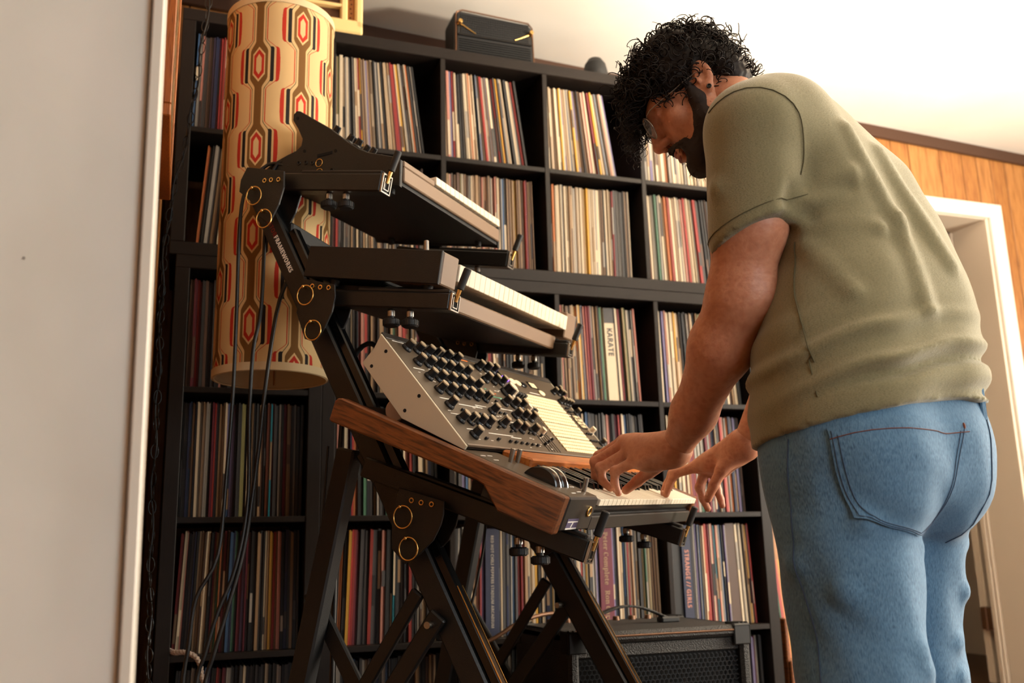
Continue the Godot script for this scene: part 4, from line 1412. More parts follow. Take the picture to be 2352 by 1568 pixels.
	for i in spots.size():
		var q = spots[i]
		var a := 0.0
		if i % 5 == 3: a = [-0.9, 0.7, 1.4, -2.0][(i / 5) % 4]
		var k := put("knob", km, M.knob, t, ft * Transform3D(kb * Basis(Vector3.UP, a), Vector3(q[0], q[1], 0)))
		put("knob_cap", cl if i % 5 == 3 else cm, M.knob_cap, k)
	var big := put("knob", knob_mesh(0.0135, 0.026), M.knob, t, ft * Transform3D(kb, Vector3(0.398, 0.178, 0)))
	put("knob_cap", cap_mesh(0.0135, 0.026, false), M.knob_white, big)
	for q in [[0.748, 0.229], [0.783, 0.229], [0.795, 0.224], [0.742, 0.195], [0.762, 0.194], [0.780, 0.193], [0.794, 0.191], [0.790, 0.160], [0.790, 0.055], [0.792, 0.24]]:
		var k := put("knob", knob_mesh(0.0072, 0.017), M.knob, t, ft * Transform3D(kb, Vector3(q[0], q[1], 0)))
		put("knob_cap", cap_mesh(0.0072, 0.017, false), M.knob_cap, k)
	for q in [[0.780, 0.093], [0.43, 0.18], [0.405, 0.058], [0.436, 0.130]]:
		put("knob", knob_mesh(0.008, 0.018), M.knob_white, t, ft * Transform3D(kb, Vector3(q[0], q[1], 0)))
	# the 16 x 16 button matrix
	var bm := boxm(Vector3(0.0122, 0.0086, 0.003), 0.0007, Vector3(0, 0, 0.0015))
	for i in 16:
		for j in 16:
			put("matrix_button", bm, M.matrix_button, t, ft * Transform3D(Basis(), Vector3(0.497 + i * 0.0139, 0.018 + j * 0.0112 + (j / 4) * 0.0012, 0)))
	# round-ended buttons above the matrix, the display, small switches, slider slots, print
	var q4 := [[0.470, 0.235, "led_violet"], [0.504, 0.232, "matrix_button"], [0.532, 0.230, "matrix_button"], [0.562, 0.228, "gloss_black"], [0.648, 0.212, "matrix_button"]]
	for q in q4:
		g = G.new()
		var op := []
		for k in 20: op.append(Vector2(0.016 * cos(TAU * k / 20), 0.0085 * sin(TAU * k / 20)))
		g.prism(op, Vector3(q[0], q[1], 0), Vector3.RIGHT, Vector3.UP, 0.004, 0.001)
		put("oval_button" if q[2] != "led_violet" else "lit_button_light", g.mesh(), M[q[2]], face)
	put("display", boxm(Vector3(0.05, 0.022, 0.001), 0, Vector3(0.630, 0.237, 0.0006)), M.gloss_black, face)
	put("display_glass", boxm(Vector3(0.032, 0.016, 0.001), 0, Vector3(0.632, 0.237, 0.0012)), M.matrix_button, face)
	put("display", boxm(Vector3(0.048, 0.030, 0.001), 0, Vector3(0.464 - 0.02, 0.2345 + 0.016, 0.0006)), M.gloss_black, face)
	put("keypad_plate", boxm(Vector3(0.05, 0.05, 0.001), 0, Vector3(0.764, 0.128, 0.0006)), M.gloss_black, face)
	for i in 4:
		for j in 4:
			put("key_button", boxm(Vector3(0.008, 0.0075, 0.003), 0.0006, Vector3(0.746 + i * 0.0118, 0.111 + j * 0.0112, 0.0015)), M.matrix_button if (i + j) % 3 else M.knob_cap, face)
	var tg := boxm(Vector3(0.0105, 0.004, 0.006), 0.001, Vector3(0, 0, 0.003))
	for q in [[0.092, 0.094], [0.13, 0.088], [0.16, 0.09], [0.19, 0.088], [0.10, 0.022], [0.155, 0.024], [0.206, 0.022], [0.232, 0.0215], [0.259, 0.021], [0.285, 0.0205], [0.311, 0.02], [0.337, 0.0195], [0.205, 0.06], [0.252, 0.052], [0.345, 0.055], [0.27, 0.105], [0.292, 0.105], [0.30, 0.142], [0.283, 0.165], [0.725, 0.06], [0.738, 0.06], [0.751, 0.06], [0.765, 0.06], [0.725, 0.035], [0.74, 0.035], [0.755, 0.035], [0.77, 0.035], [0.74, 0.085], [0.755, 0.085], [0.77, 0.085], [0.74, 0.16], [0.753, 0.16], [0.766, 0.162], [0.742, 0.172], [0.756, 0.173]]:
		put("switch", tg, M.knob, face, Transform3D(Basis(), Vector3(q[0], q[1], 0)))
	for i in 5:
		put("slider_slot", boxm(Vector3(0.0026, 0.052, 0.0008), 0, Vector3(0.385 + i * 0.0155, 0.034, 0.0003)), M.void_black, face)
		put("slider_cap", boxm(Vector3(0.008, 0.005, 0.008), 0.001, Vector3(0.385 + i * 0.0155, 0.026 + 0.0085 * ((i * 3) % 5), 0.004)), M.knob, face)
	for i in 5:
		put("slider_slot", boxm(Vector3(0.0026, 0.045, 0.0008), 0, Vector3(0.436 + i * 0.011, 0.112, 0.0003)), M.void_black, face)
		put("slider_slot", boxm(Vector3(0.0022, 0.03, 0.0008), 0, Vector3(0.452 + i * 0.010, 0.200, 0.0003)), M.void_black, face)
	for i in 4:
		put("slider_cap", boxm(Vector3(0.012, 0.010, 0.012), 0.0015, Vector3(0.448 + i * 0.0135, 0.182 - i * 0.0015, 0.006)), M.knob, face)
		put("slider_cap", boxm(Vector3(0.012, 0.010, 0.012), 0.0015, Vector3(0.440 + i * 0.0125, 0.136 - 0.006 * (i % 2), 0.006)), M.knob, face)
	g = G.new()
	for q in [[0.045, 0.268, 0.05], [0.042, 0.196, 0.04], [0.066, 0.121, 0.06], [0.15, 0.112, 0.10], [0.20, 0.118, 0.05], [0.052, 0.081, 0.04], [0.30, 0.083, 0.05], [0.085, 0.044, 0.07], [0.19, 0.040, 0.11], [0.255, 0.036, 0.05], [0.325, 0.122, 0.06], [0.42, 0.233, 0.05], [0.30, 0.198, 0.03], [0.75, 0.148, 0.05], [0.60, 0.206, 0.06]]:
		g.bx(Vector3(q[0], q[1], 0.0004), Vector3(q[2], 0.0018, 0.0006), 0)
	for i in 90:
		var xx := rng.randf_range(0.03, 0.47)
		var yy := rng.randf_range(0.01, 0.24)
		g.bx(Vector3(xx, yy, 0.0003), Vector3(rng.randf_range(0.004, 0.012), 0.0012, 0.0005), 0)
	put("panel_print", g.mesh(), M.print_white, face)
	g = G.new()
	g.bx(Vector3(0.296, 0.266, 0.0004), Vector3(0.055, 0.0024, 0.0006), 0)
	for q in [[0.285, 0.19], [0.275, 0.172], [0.19, 0.088], [0.335, 0.17]]: g.bx(Vector3(q[0], q[1], 0.0004), Vector3(0.008, 0.002, 0.0006), 0)
	put("orange_print", g.mesh(), M.print_orange, face)
	g = G.new()
	g.bx(Vector3(0.325, 0.158, 0.0004), Vector3(0.055, 0.0022, 0.0006), 0)
	for q in [[0.262, 0.196], [0.30, 0.180], [0.268, 0.158], [0.29, 0.125]]: g.bx(Vector3(q[0], q[1], 0.0004), Vector3(0.008, 0.002, 0.0006), 0)
	put("green_print", g.mesh(), M.print_green, face)

# =================================================================== cables, amplifier, far corner
func cable(label: String, pts: Array, r: float, m: Material, group := "", cat := "cable", called := "cable", step := 0.02) -> MeshInstance3D:
	var g := G.new()
	var b: Vector3 = pts[-1]
	var q := []
	for p in curve(pts, step): q.append(p - b)
	g.tube(q, r, 8)
	var o := put(called, g.mesh(), m, null, Transform3D(Basis(), b))
	tag(o, label, cat, group)
	return o

func plug(o: Node3D, a: Vector3, b: Vector3, r: float) -> void:
	var g := G.new()
	g.cyl(a - o.position, b - o.position, r, r * 0.8, 14, 0.001)
	put("plug", g.mesh(), M.rubber, o)
	g = G.new()
	g.cyl(a - o.position - (b - a) * 0.25, a - o.position, r * 0.75, r * 0.75, 12)
	put("plug_tip", g.mesh(), M.brass, o)

func make_cables() -> void:
	var z := 0.585
	var c := cable("leftmost of the three black cables hanging in front of the lampshade", [Vector3(-0.172, 1.494, 0.62), Vector3(-0.205, 1.511, 0.60), Vector3(-0.232, 1.498, 0.59), Vector3(-0.262, 1.455, z), Vector3(-0.275, 1.375, z), Vector3(-0.2745, 1.172, z), Vector3(-0.275, 0.978, z), Vector3(-0.281, 0.81, z), Vector3(-0.292, 0.638, z), Vector3(-0.331, 0.552, z), Vector3(-0.341, 0.459, z), Vector3(-0.35, 0.36, z), Vector3(-0.36, 0.012, 0.60)], 0.0042, M.cable, "cables of the synthesizers")
	plug(c, Vector3(-0.145, 1.478, 0.625), Vector3(-0.178, 1.500, 0.62), 0.0062)
	c = cable("middle one of the three black cables hanging in front of the lampshade", [Vector3(-0.158, 1.488, 0.625), Vector3(-0.185, 1.515, 0.61), Vector3(-0.208, 1.492, 0.60), Vector3(-0.219, 1.405, z), Vector3(-0.222, 1.175, z), Vector3(-0.236, 1.076, z), Vector3(-0.239, 0.932, z), Vector3(-0.236, 0.745, z), Vector3(-0.256, 0.61, z), Vector3(-0.287, 0.524, z), Vector3(-0.309, 0.44, z), Vector3(-0.325, 0.36, z), Vector3(-0.34, 0.012, 0.62)], 0.0045, M.cable, "cables of the synthesizers")
	plug(c, Vector3(-0.132, 1.474, 0.628), Vector3(-0.162, 1.492, 0.624), 0.0062)
	c = cable("black cable looping down from the back of the middle synthesizer", [Vector3(-0.110, 1.268, z), Vector3(-0.145, 1.262, z), Vector3(-0.169, 1.234, z), Vector3(-0.189, 1.160, z), Vector3(-0.206, 1.010, z), Vector3(-0.219, 0.838, z), Vector3(-0.239, 0.655, z), Vector3(-0.270, 0.524, z), Vector3(-0.292, 0.439, z), Vector3(-0.31, 0.35, z), Vector3(-0.33, 0.012, 0.63)], 0.0045, M.cable, "cables of the synthesizers")
	plug(c, Vector3(-0.08, 1.268, 0.585), Vector3(-0.115, 1.268, 0.585), 0.0075)
	c = cable("thick black power cord curving out of the back of the large synthesizer", [Vector3(0.020, 1.055, 0.71), Vector3(0.012, 1.072, 0.70), Vector3(-0.002, 1.080, 0.685), Vector3(-0.022, 1.064, 0.67), Vector3(-0.037, 1.020, 0.66), Vector3(-0.046, 0.955, 0.65), Vector3(-0.052, 0.80, 0.63), Vector3(-0.056, 0.5, 0.62), Vector3(-0.06, 0.012, 0.62)], 0.0058, M.cable, "cables of the synthesizers")
	plug(c, Vector3(0.030, 1.035, 0.72), Vector3(0.016, 1.068, 0.705), 0.011)
	cable("thin black cord hanging beside the rear leg of the stand", [Vector3(-0.077, 0.86, 0.64), Vector3(-0.083, 0.745, 0.64), Vector3(-0.089, 0.645, 0.64), Vector3(-0.092, 0.583, 0.64), Vector3(-0.113, 0.479, 0.64), Vector3(-0.13, 0.3, 0.63), Vector3(-0.13, 0.01, 0.63)], 0.0026, M.cable, "cables of the synthesizers")
	cable("thin black cord hanging in front of the bottom cubby left of the amplifier", [Vector3(0.338, 0.72, 0.45), Vector3(0.326, 0.64, 0.46), Vector3(0.308, 0.56, 0.46), Vector3(0.288, 0.47, 0.46), Vector3(0.28, 0.3, 0.46), Vector3(0.28, 0.01, 0.46)], 0.0035, M.cable, "cables of the synthesizers")
	c = cable("pale woven cord draped over the bottom shelf at the left", [Vector3(-0.385, 0.406, -0.06), Vector3(-0.364, 0.399, 0.0), Vector3(-0.337, 0.399, 0.02), Vector3(-0.312, 0.388, 0.03), Vector3(-0.299, 0.366, 0.03), Vector3(-0.294, 0.338, 0.03), Vector3(-0.286, 0.31, 0.03), Vector3(-0.28, 0.2, 0.03), Vector3(-0.27, 0.008, 0.05)], 0.0052, M.cord_white, "", "cord", "woven_cord", 0.006)
	# its braid
	var g := G.new()
	var pts := curve([Vector3(-0.385, 0.406, -0.06), Vector3(-0.364, 0.399, 0.0), Vector3(-0.337, 0.399, 0.02), Vector3(-0.312, 0.388, 0.03), Vector3(-0.299, 0.366, 0.03), Vector3(-0.294, 0.338, 0.03), Vector3(-0.286, 0.31, 0.03), Vector3(-0.28, 0.2, 0.03)], 0.0009)
	for s in 3:
		for h in [-1.0, 1.0]:
			var w := []
			for i in pts.size():
				var d: Vector3 = (pts[mini(i + 1, pts.size() - 1)] - pts[maxi(i - 1, 0)]).normalized()
				var nx := d.cross(Vector3.BACK).normalized()
				var a: float = h * i * 0.22 + TAU * s / 3
				w.append(pts[i] - c.position + (nx * cos(a) + d.cross(nx) * sin(a)) * 0.0054)
			g.tube(w, 0.0013, 4)
	put("braid", g.mesh(), M.pinkish, c)

func make_amp() -> void:
	var at := Vector3(0.774, 0, 0.31)
	var w := 0.503
	var h := 0.435
	var d := 0.38
	var t := thing("amplifier", "black vinyl guitar amplifier with strap handle and mesh grille on the floor", "amplifier", Transform3D(Basis(), at))
	var g := G.new()
	# cabinet shell: open front frame
	var fw := 0.028
	g.bx(Vector3(0, h - fw / 2, 0), Vector3(w, fw, d), 0.008)
	g.bx(Vector3(0, 0.02 + fw / 2, 0), Vector3(w, fw, d), 0.008)
	for s in [-1.0, 1.0]:
		g.bx(Vector3(s * (w / 2 - fw / 2), h / 2 + 0.01, 0), Vector3(fw, h - 0.02, d), 0.008)
	g.bx(Vector3(0, h / 2, -d / 2 + 0.015), Vector3(w - 0.04, h - 0.06, 0.02))
	put("cabinet", g.mesh(), M.amp_vinyl, t)
	g = G.new()
	g.tube([Vector3(-w / 2 + 0.006, h - 0.012, d / 2 - 0.001), Vector3(w / 2 - 0.006, h - 0.012, d / 2 - 0.001)], 0.003, 6)
	put("piping", g.mesh(), M.hinge, t)
	put("baffle", boxm(Vector3(w - 0.056, h - 0.09, 0.01), 0, Vector3(0, h / 2 - 0.01, d / 2 - 0.03)), M.void_black, t)
	put("control_strip", boxm(Vector3(w - 0.056, 0.03, 0.012), 0.002, Vector3(0, h - 0.045, d / 2 - 0.018)), M.amp_vinyl, t)
	# perforated grille: hexagonal mesh of short struts
	g = G.new()
	var p := 0.0125
	var rows := 27
	var colsn := 35
	for j in rows:
		for i in colsn:
			var c := Vector3(-w / 2 + 0.034 + (i + 0.5 * (j % 2)) * p, h - 0.072 - j * p * 0.866, d / 2 - 0.016)
			for k in 3:
				var a := PI / 6 + k * PI / 3 * 2.0
				var m := c + Vector3(cos(a), sin(a), 0) * p * 0.577
				var a2 := a + PI / 3 * 1.0
				var e0 := c + Vector3(cos(a), sin(a), 0) * p * 0.577
				var e1 := c + Vector3(cos(a2), sin(a2), 0) * p * 0.577
				var mid := (e0 + e1) / 2
				g.bx(mid, Vector3(e0.distance_to(e1), 0.0024, 0.002), 0, Basis(Vector3.BACK, atan2(e1.y - e0.y, e1.x - e0.x)))
	var gr := put("grille_mesh", g.mesh(), mat("grille_blue", Color(0.075, 0.095, 0.115), 0.4, 0.4), t)
	gr.set_meta("kind", "stuff")
	# corner protectors
	for sx in [-1.0, 1.0]:
		for sz in [-1.0, 1.0]:
			g = G.new()
			g.bx(Vector3(sx * (w / 2 - 0.022), h - 0.002, sz * (d / 2 - 0.022)), Vector3(0.05, 0.010, 0.05), 0.004)
			g.bx(Vector3(sx * (w / 2 - 0.001), h - 0.024, sz * (d / 2 - 0.022)), Vector3(0.008, 0.05, 0.05), 0.003)
			g.bx(Vector3(sx * (w / 2 - 0.022), h - 0.024, sz * (d / 2 - 0.001)), Vector3(0.05, 0.05, 0.008), 0.003)
			for k in 3:
				g.bx(Vector3(sx * (w / 2 - 0.036 + k * 0.012), h + 0.004, sz * (d / 2 - 0.022)), Vector3(0.005, 0.005, 0.044), 0.002, Basis(Vector3.UP, 0.5 * sx))
			put("corner", g.mesh(), M.rubber, t)
	# strap handle on two end caps
	g = G.new()
	var hp := []
	for k in 17:
		var f := k / 16.0
		hp.append(Vector3(lerpf(-0.115, 0.115, f), h + 0.012 + 0.034 * sin(PI * f), 0.0))
	for k in 16:
		var a: Vector3 = hp[k]
		var b: Vector3 = hp[k + 1]
		g.bx((a + b) / 2, Vector3(a.distance_to(b) + 0.002, 0.006, 0.026), 0.002, Basis(Vector3.BACK, atan2(b.y - a.y, b.x - a.x)))
	put("strap_handle", g.mesh(), M.amp_vinyl, t)
	for s in [-1.0, 1.0]:
		g = G.new()
		g.bx(Vector3(s * 0.122, h + 0.007, 0), Vector3(0.055, 0.016, 0.034), 0.004)
		put("handle_cap", g.mesh(), M.rubber, t)
	for k in 7:
		g = G.new()
		g.cyl(Vector3(-0.16 + k * 0.05, h - 0.002, -0.155), Vector3(-0.16 + k * 0.05, h + 0.011, -0.155), 0.0105, 0.009, 16, 0.001)
		put("knob", g.mesh(), M.hinge, t)
	for sx in [-1.0, 1.0]:
		for sz in [-1.0, 1.0]:
			g = G.new()
			g.cyl(Vector3(sx * 0.21, 0, sz * 0.15), Vector3(sx * 0.21, 0.024, sz * 0.15), 0.018, 0.02, 16)
			put("foot", g.mesh(), M.rubber, t)
	cable("dark cable lying across the top of the amplifier", [Vector3(0.33, 0.395, 0.32), Vector3(0.40, 0.418, 0.31), Vector3(0.47, 0.452, 0.30), Vector3(0.56, 0.468, 0.27), Vector3(0.66, 0.462, 0.24), Vector3(0.76, 0.446, 0.2)], 0.0055, M.hinge, "")

func make_far_corner() -> void:
	# low record stand right of the shelves: a sleeve with a rainbow stripe held by a small wooden crate
	var t := thing("crate", "small wooden crate right of the shelves below the rainbow record sleeve", "crate", Transform3D(Basis(), Vector3(1.68, 0.0, -0.1)))
	var g := G.new()
	g.bx(Vector3(0, 0.20, 0.08), Vector3(0.36, 0.14, 0.014), 0.003)
	put("front_board", g.mesh(), M.walnut, t)
	g = G.new()
	g.bx(Vector3(-0.173, 0.22, -0.04), Vector3(0.014, 0.36, 0.22), 0.003)
	put("side_board", g.mesh(), M.walnut, t)
	g = G.new()
	g.bx(Vector3(0.173, 0.22, -0.04), Vector3(0.014, 0.36, 0.22), 0.003)
	put("side_board", g.mesh(), M.walnut, t)
	g = G.new()
	g.bx(Vector3(0, 0.06, 0.0), Vector3(0.42, 0.12, 0.26), 0.004)
	put("white_base", g.mesh(), M.white_gloss, t)
	var r := put("rainbow_record", boxm(Vector3(0.315, 0.315, 0.004), 0.001), M.record_g1, null, Transform3D(Basis(Vector3.RIGHT, -0.12), Vector3(1.66, 0.43, -0.06)))
	tag(r, "record sleeve with a rainbow stripe, leaning right of the shelves behind the jeans", "record")
	var k := 0
	for cn in ["r0", "o0", "y0", "g0", "c0", "l0"]:
		put("stripe", boxm(Vector3(0.009, 0.313, 0.0006), 0, Vector3(-0.148 + k * 0.0092, 0, 0.0023)), RC[cn], r)
		k += 1
	# in the room behind the door
	t = thing("television", "dark flat screen in the dim room behind the doorway", "television", Transform3D(Basis(Vector3.UP, 0.25), Vector3(3.15, 0.0, -1.55)))
	put("screen", boxm(Vector3(0.75, 0.46, 0.03), 0.006, Vector3(0, 0.65, 0)), M.gloss_black, t)
	put("stand", boxm(Vector3(0.8, 0.36, 0.3), 0.006, Vector3(0, 0.18, 0)), M.oak, t)
	put("wall_wart", boxm(Vector3(0.05, 0.075, 0.04), 0.004, Vector3(0.02, 0.56, 0.05)), M.white_gloss, t)
	var pts := []
	for i in 26:
		var a := i * 0.62
		pts.append(Vector3(3.0 + 0.05 * cos(a) + 0.003 * i - 0.06, 0.02 + 0.11 * absf(sin(i * 0.43)) * (1.0 if i < 25 else 0.0), -0.92 + 0.05 * sin(a)))
	cable("tangle of black cables on the floor behind the doorway", pts, 0.006, M.cable, "", "cable", "cable", 0.02)

# =================================================================== distance fields, meshed as surface nets
class Field:
	var kind := PackedInt32Array()
	var A: Array[Vector3] = []
	var Bv: Array[Vector3] = []
	var R0 := PackedFloat32Array()
	var R1 := PackedFloat32Array()
	var K := PackedFloat32Array()
	var op := PackedInt32Array()
	var N: Array[Vector3] = []
	var bas: Array[Basis] = []
	var cuts: Array = []
	var disp: Callable

	func cap(a: Vector3, b: Vector3, r0: float, r1: float, k := 0.02, o := 0) -> void:
		kind.append(0); A.append(a); Bv.append(b); R0.append(r0); R1.append(r1); K.append(k); op.append(o); N.append(Vector3.ZERO); bas.append(Basis())

	func sleeve(a: Vector3, b: Vector3, r0: float, r1: float, n: Vector3, k := 0.02) -> void:   # capsule cut flat at b
		cap(a, b, r0, r1, k)
		kind[-1] = 2
		N[-1] = n.normalized()

	func ell(c: Vector3, r: Vector3, k := 0.02, o := 0, bs := Basis()) -> void:
		kind.append(1); A.append(c); Bv.append(r); R0.append(0); R1.append(0); K.append(k); op.append(o); N.append(Vector3.ZERO); bas.append(bs.inverse())

	func prim(i: int, p: Vector3) -> float:
		if kind[i] == 1:
			var q := bas[i] * (p - A[i])
			var k0 := (q / Bv[i]).length()
			var k1 := (q / (Bv[i] * Bv[i])).length()
			return k0 * (k0 - 1.0) / maxf(k1, 1e-6)
		var pa := p - A[i]
		var ba := Bv[i] - A[i]
		var h := clampf(pa.dot(ba) / maxf(ba.length_squared(), 1e-9), 0.0, 1.0)
		var d := (pa - ba * h).length() - lerpf(R0[i], R1[i], h)
		if kind[i] == 2: d = maxf(d, (p - Bv[i]).dot(N[i]))
		return d

	func all() -> PackedInt32Array:
		return PackedInt32Array(range(kind.size()))

	func ev(p: Vector3, L: PackedInt32Array) -> float:
		var d := 1.0
		for i in L:
			var e := prim(i, p)
			var k := K[i]
			if op[i] == 0:
				var h := maxf(k - absf(d - e), 0.0)
				d = minf(d, e) - h * h / (4.0 * k)
			else:
				e = -e
				var h := maxf(k - absf(d - e), 0.0)
				d = maxf(d, e) + h * h / (4.0 * k)
		for c in cuts:
			d = maxf(d, p.dot(c[0]) - c[1])
		if d < 0.06 and disp.is_valid():
			d += disp.call(p)
		return d

	func grad(p: Vector3, L: PackedInt32Array) -> Vector3:
		var e := 0.002
		return Vector3(ev(p + Vector3(e, 0, 0), L) - ev(p - Vector3(e, 0, 0), L), ev(p + Vector3(0, e, 0), L) - ev(p - Vector3(0, e, 0), L), ev(p + Vector3(0, 0, e), L) - ev(p - Vector3(0, 0, e), L)).normalized()

	func snap(p: Vector3, off := 0.0) -> Vector3:
		var L := all()
		for i in 5:
			p -= grad(p, L) * (ev(p, L) - off)
		return p

func nets(f: Field, lo: Vector3, hi: Vector3, c: float, g: G) -> void:
	var BS := 6
	var nb := Vector3i(((hi - lo) / (c * BS)).ceil())
	var nx := nb.x * BS + 1
	var ny := nb.y * BS + 1
	var nz := nb.z * BS + 1
	var val := PackedFloat32Array()
	val.resize(nx * ny * nz)
	val.fill(9.0)
	var vid := PackedInt32Array()
	vid.resize(nx * ny * nz)
	vid.fill(-1)
	var live: Array[Vector3i] = []
	var rad := c * BS * 0.87
	var every := f.all()
	var dm := 0.014 if f.disp.is_valid() else 0.0
	for bz in nb.z:
		for by in nb.y:
			for bx_ in nb.x:
				var ctr := lo + (Vector3(bx_, by, bz) + Vector3(0.5, 0.5, 0.5)) * c * BS
				var L := PackedInt32Array()
				var least := 9.0
				for i in every:
					var e := f.prim(i, ctr)
					if f.op[i] == 0: least = minf(least, e - f.K[i] * 0.5)
					if e < 2.0 * rad + f.K[i] + 0.03: L.append(i)
				if least > rad + dm + 0.01: continue
				var dc := f.ev(ctr, L)
				if absf(dc) > rad * 1.35 + dm + 0.01: continue
				live.append(Vector3i(bx_, by, bz))
				for k in BS + 1:
					for j in BS + 1:
						var row := ((bz * BS + k) * ny + by * BS + j) * nx + bx_ * BS
						for i in BS + 1:
							if val[row + i] > 8.0:
								val[row + i] = f.ev(lo + Vector3(bx_ * BS + i, by * BS + j, bz * BS + k) * c, L)
	var sx := 1
	var sy := nx
	var sz := nx * ny
	var offs := [0, sx, sy, sx + sy, sz, sx + sz, sy + sz, sx + sy + sz]
	var cor := [Vector3(0, 0, 0), Vector3(1, 0, 0), Vector3(0, 1, 0), Vector3(1, 1, 0), Vector3(0, 0, 1), Vector3(1, 0, 1), Vector3(0, 1, 1), Vector3(1, 1, 1)]
	var edges := [[0, 1], [2, 3], [4, 5], [6, 7], [0, 2], [1, 3], [4, 6], [5, 7], [0, 4], [1, 5], [2, 6], [3, 7]]
	var pts: Array[Vector3] = []
	for b in live:
		for k in BS:
			for j in BS:
				for i in BS:
					var at := ((b.z * BS + k) * ny + b.y * BS + j) * nx + b.x * BS + i
					var neg := 0
					for o in offs:
						if val[at + o] < 0.0: neg += 1
					if neg == 0 or neg == 8: continue
					var s := Vector3.ZERO
					var m := 0
					for e in edges:
						var v0 := val[at + offs[e[0]]]
						var v1 := val[at + offs[e[1]]]
						if (v0 < 0.0) != (v1 < 0.0):
							s += cor[e[0]].lerp(cor[e[1]], v0 / (v0 - v1))
							m += 1
					vid[at] = pts.size()
					pts.append(lo + (Vector3(b.x * BS + i, b.y * BS + j, b.z * BS + k) + s / m) * c)
	var tris := PackedInt32Array()
	for b in live:
		for k in BS + 1:
			for j in BS + 1:
				for i in BS + 1:
					var at := ((b.z * BS + k) * ny + b.y * BS + j) * nx + b.x * BS + i
					var v0 := val[at]
					if v0 > 8.0: continue
					for ax in 3:
						var st: int = [sx, sy, sz][ax]
						if [i, j, k][ax] == BS: continue
						if (i == BS and ax != 0) or (j == BS and ax != 1) or (k == BS and ax != 2): continue
						var v1 := val[at + st]
						if (v0 < 0.0) == (v1 < 0.0): continue
						var u: int = [sy, sz, sx][ax]
						var w: int = [sz, sx, sy][ax]
						if at - u - w < 0: continue
						var q0 := vid[at - u - w]
						var q1 := vid[at - w]
						var q2 := vid[at]
						var q3 := vid[at - u]
						if q0 < 0 or q1 < 0 or q2 < 0 or q3 < 0: continue
						if v0 < 0.0: tris.append_array(PackedInt32Array([q0, q1, q2, q0, q2, q3]))
						else: tris.append_array(PackedInt32Array([q0, q2, q1, q0, q3, q2]))
	var nr: Array[Vector3] = []
	nr.resize(pts.size())
	nr.fill(Vector3.ZERO)
	for i in range(0, tris.size(), 3):
		var n := (pts[tris[i + 1]] - pts[tris[i]]).cross(pts[tris[i + 2]] - pts[tris[i]])
		nr[tris[i]] += n
		nr[tris[i + 1]] += n
		nr[tris[i + 2]] += n
	var base := g.v.size()
	for i in pts.size():
		g.vert(pts[i], nr[i])
	for i in range(0, tris.size(), 3):
		g.tri(base + tris[i], base + tris[i + 1], base + tris[i + 2])

# =================================================================== the man (coordinates of the frame FR: he faces -z)
const HEAD_AT := Vector3(0.23, 1.473, 0.223)
func head_basis() -> Basis:
	return Basis(Vector3.RIGHT, -deg_to_rad(31.0)) * Basis(Vector3.UP, deg_to_rad(9.0))

func seam(f: Field, pts: Array, off: float, r: float, closed := false) -> G:
	var g := G.new()
	var q := []
	for p in curve(pts, 0.012): q.append(f.snap(p, off))
	g.tube(q, r, 5)
	return g

func finger(f: Field, p: Array, r: Array) -> void:
	for i in p.size() - 1: f.cap(p[i], p[i + 1], r[i], r[i + 1], 0.004)

func hand(wr: Vector3, fi: Array, thumb: Array, g: G, pad: Vector3) -> void:
	var f := Field.new()
	var rr := [0.0125, 0.0098, 0.0086, 0.0074]
	for k in 4:
		f.cap(wr, fi[k][0], 0.0255, 0.0135, 0.022)
	f.cap(fi[0][0].lerp(wr, 0.25) - pad * 0.006, fi[3][0].lerp(wr, 0.25) - pad * 0.006, 0.014, 0.0135, 0.02)
	f.cap(wr.lerp(thumb[0], 0.3), thumb[1], 0.021, 0.0145, 0.022)
	f.cap(wr.lerp(fi[3][0], 0.25) - pad * 0.006, wr.lerp(fi[3][0], 0.75) - pad * 0.006, 0.019, 0.014, 0.02)
	for k in 4:
		var q := 0.9 if k == 3 else 1.0
		finger(f, fi[k], [rr[0] * q, rr[1] * q, rr[2] * q, rr[3] * q])
		f.ell(fi[k][1], Vector3(0.0104, 0.0104, 0.0104) * q, 0.006)
	finger(f, [thumb[0], thumb[1], thumb[2], thumb[3]], [0.0165, 0.0125, 0.0108, 0.0085])
	var lo := wr
	var hi := wr
	for q in fi + [thumb]:
		for p in q:
			lo = lo.min(p)
			hi = hi.max(p)
	nets(f, lo - Vector3.ONE * 0.04, hi + Vector3.ONE * 0.04, 0.0029, g)

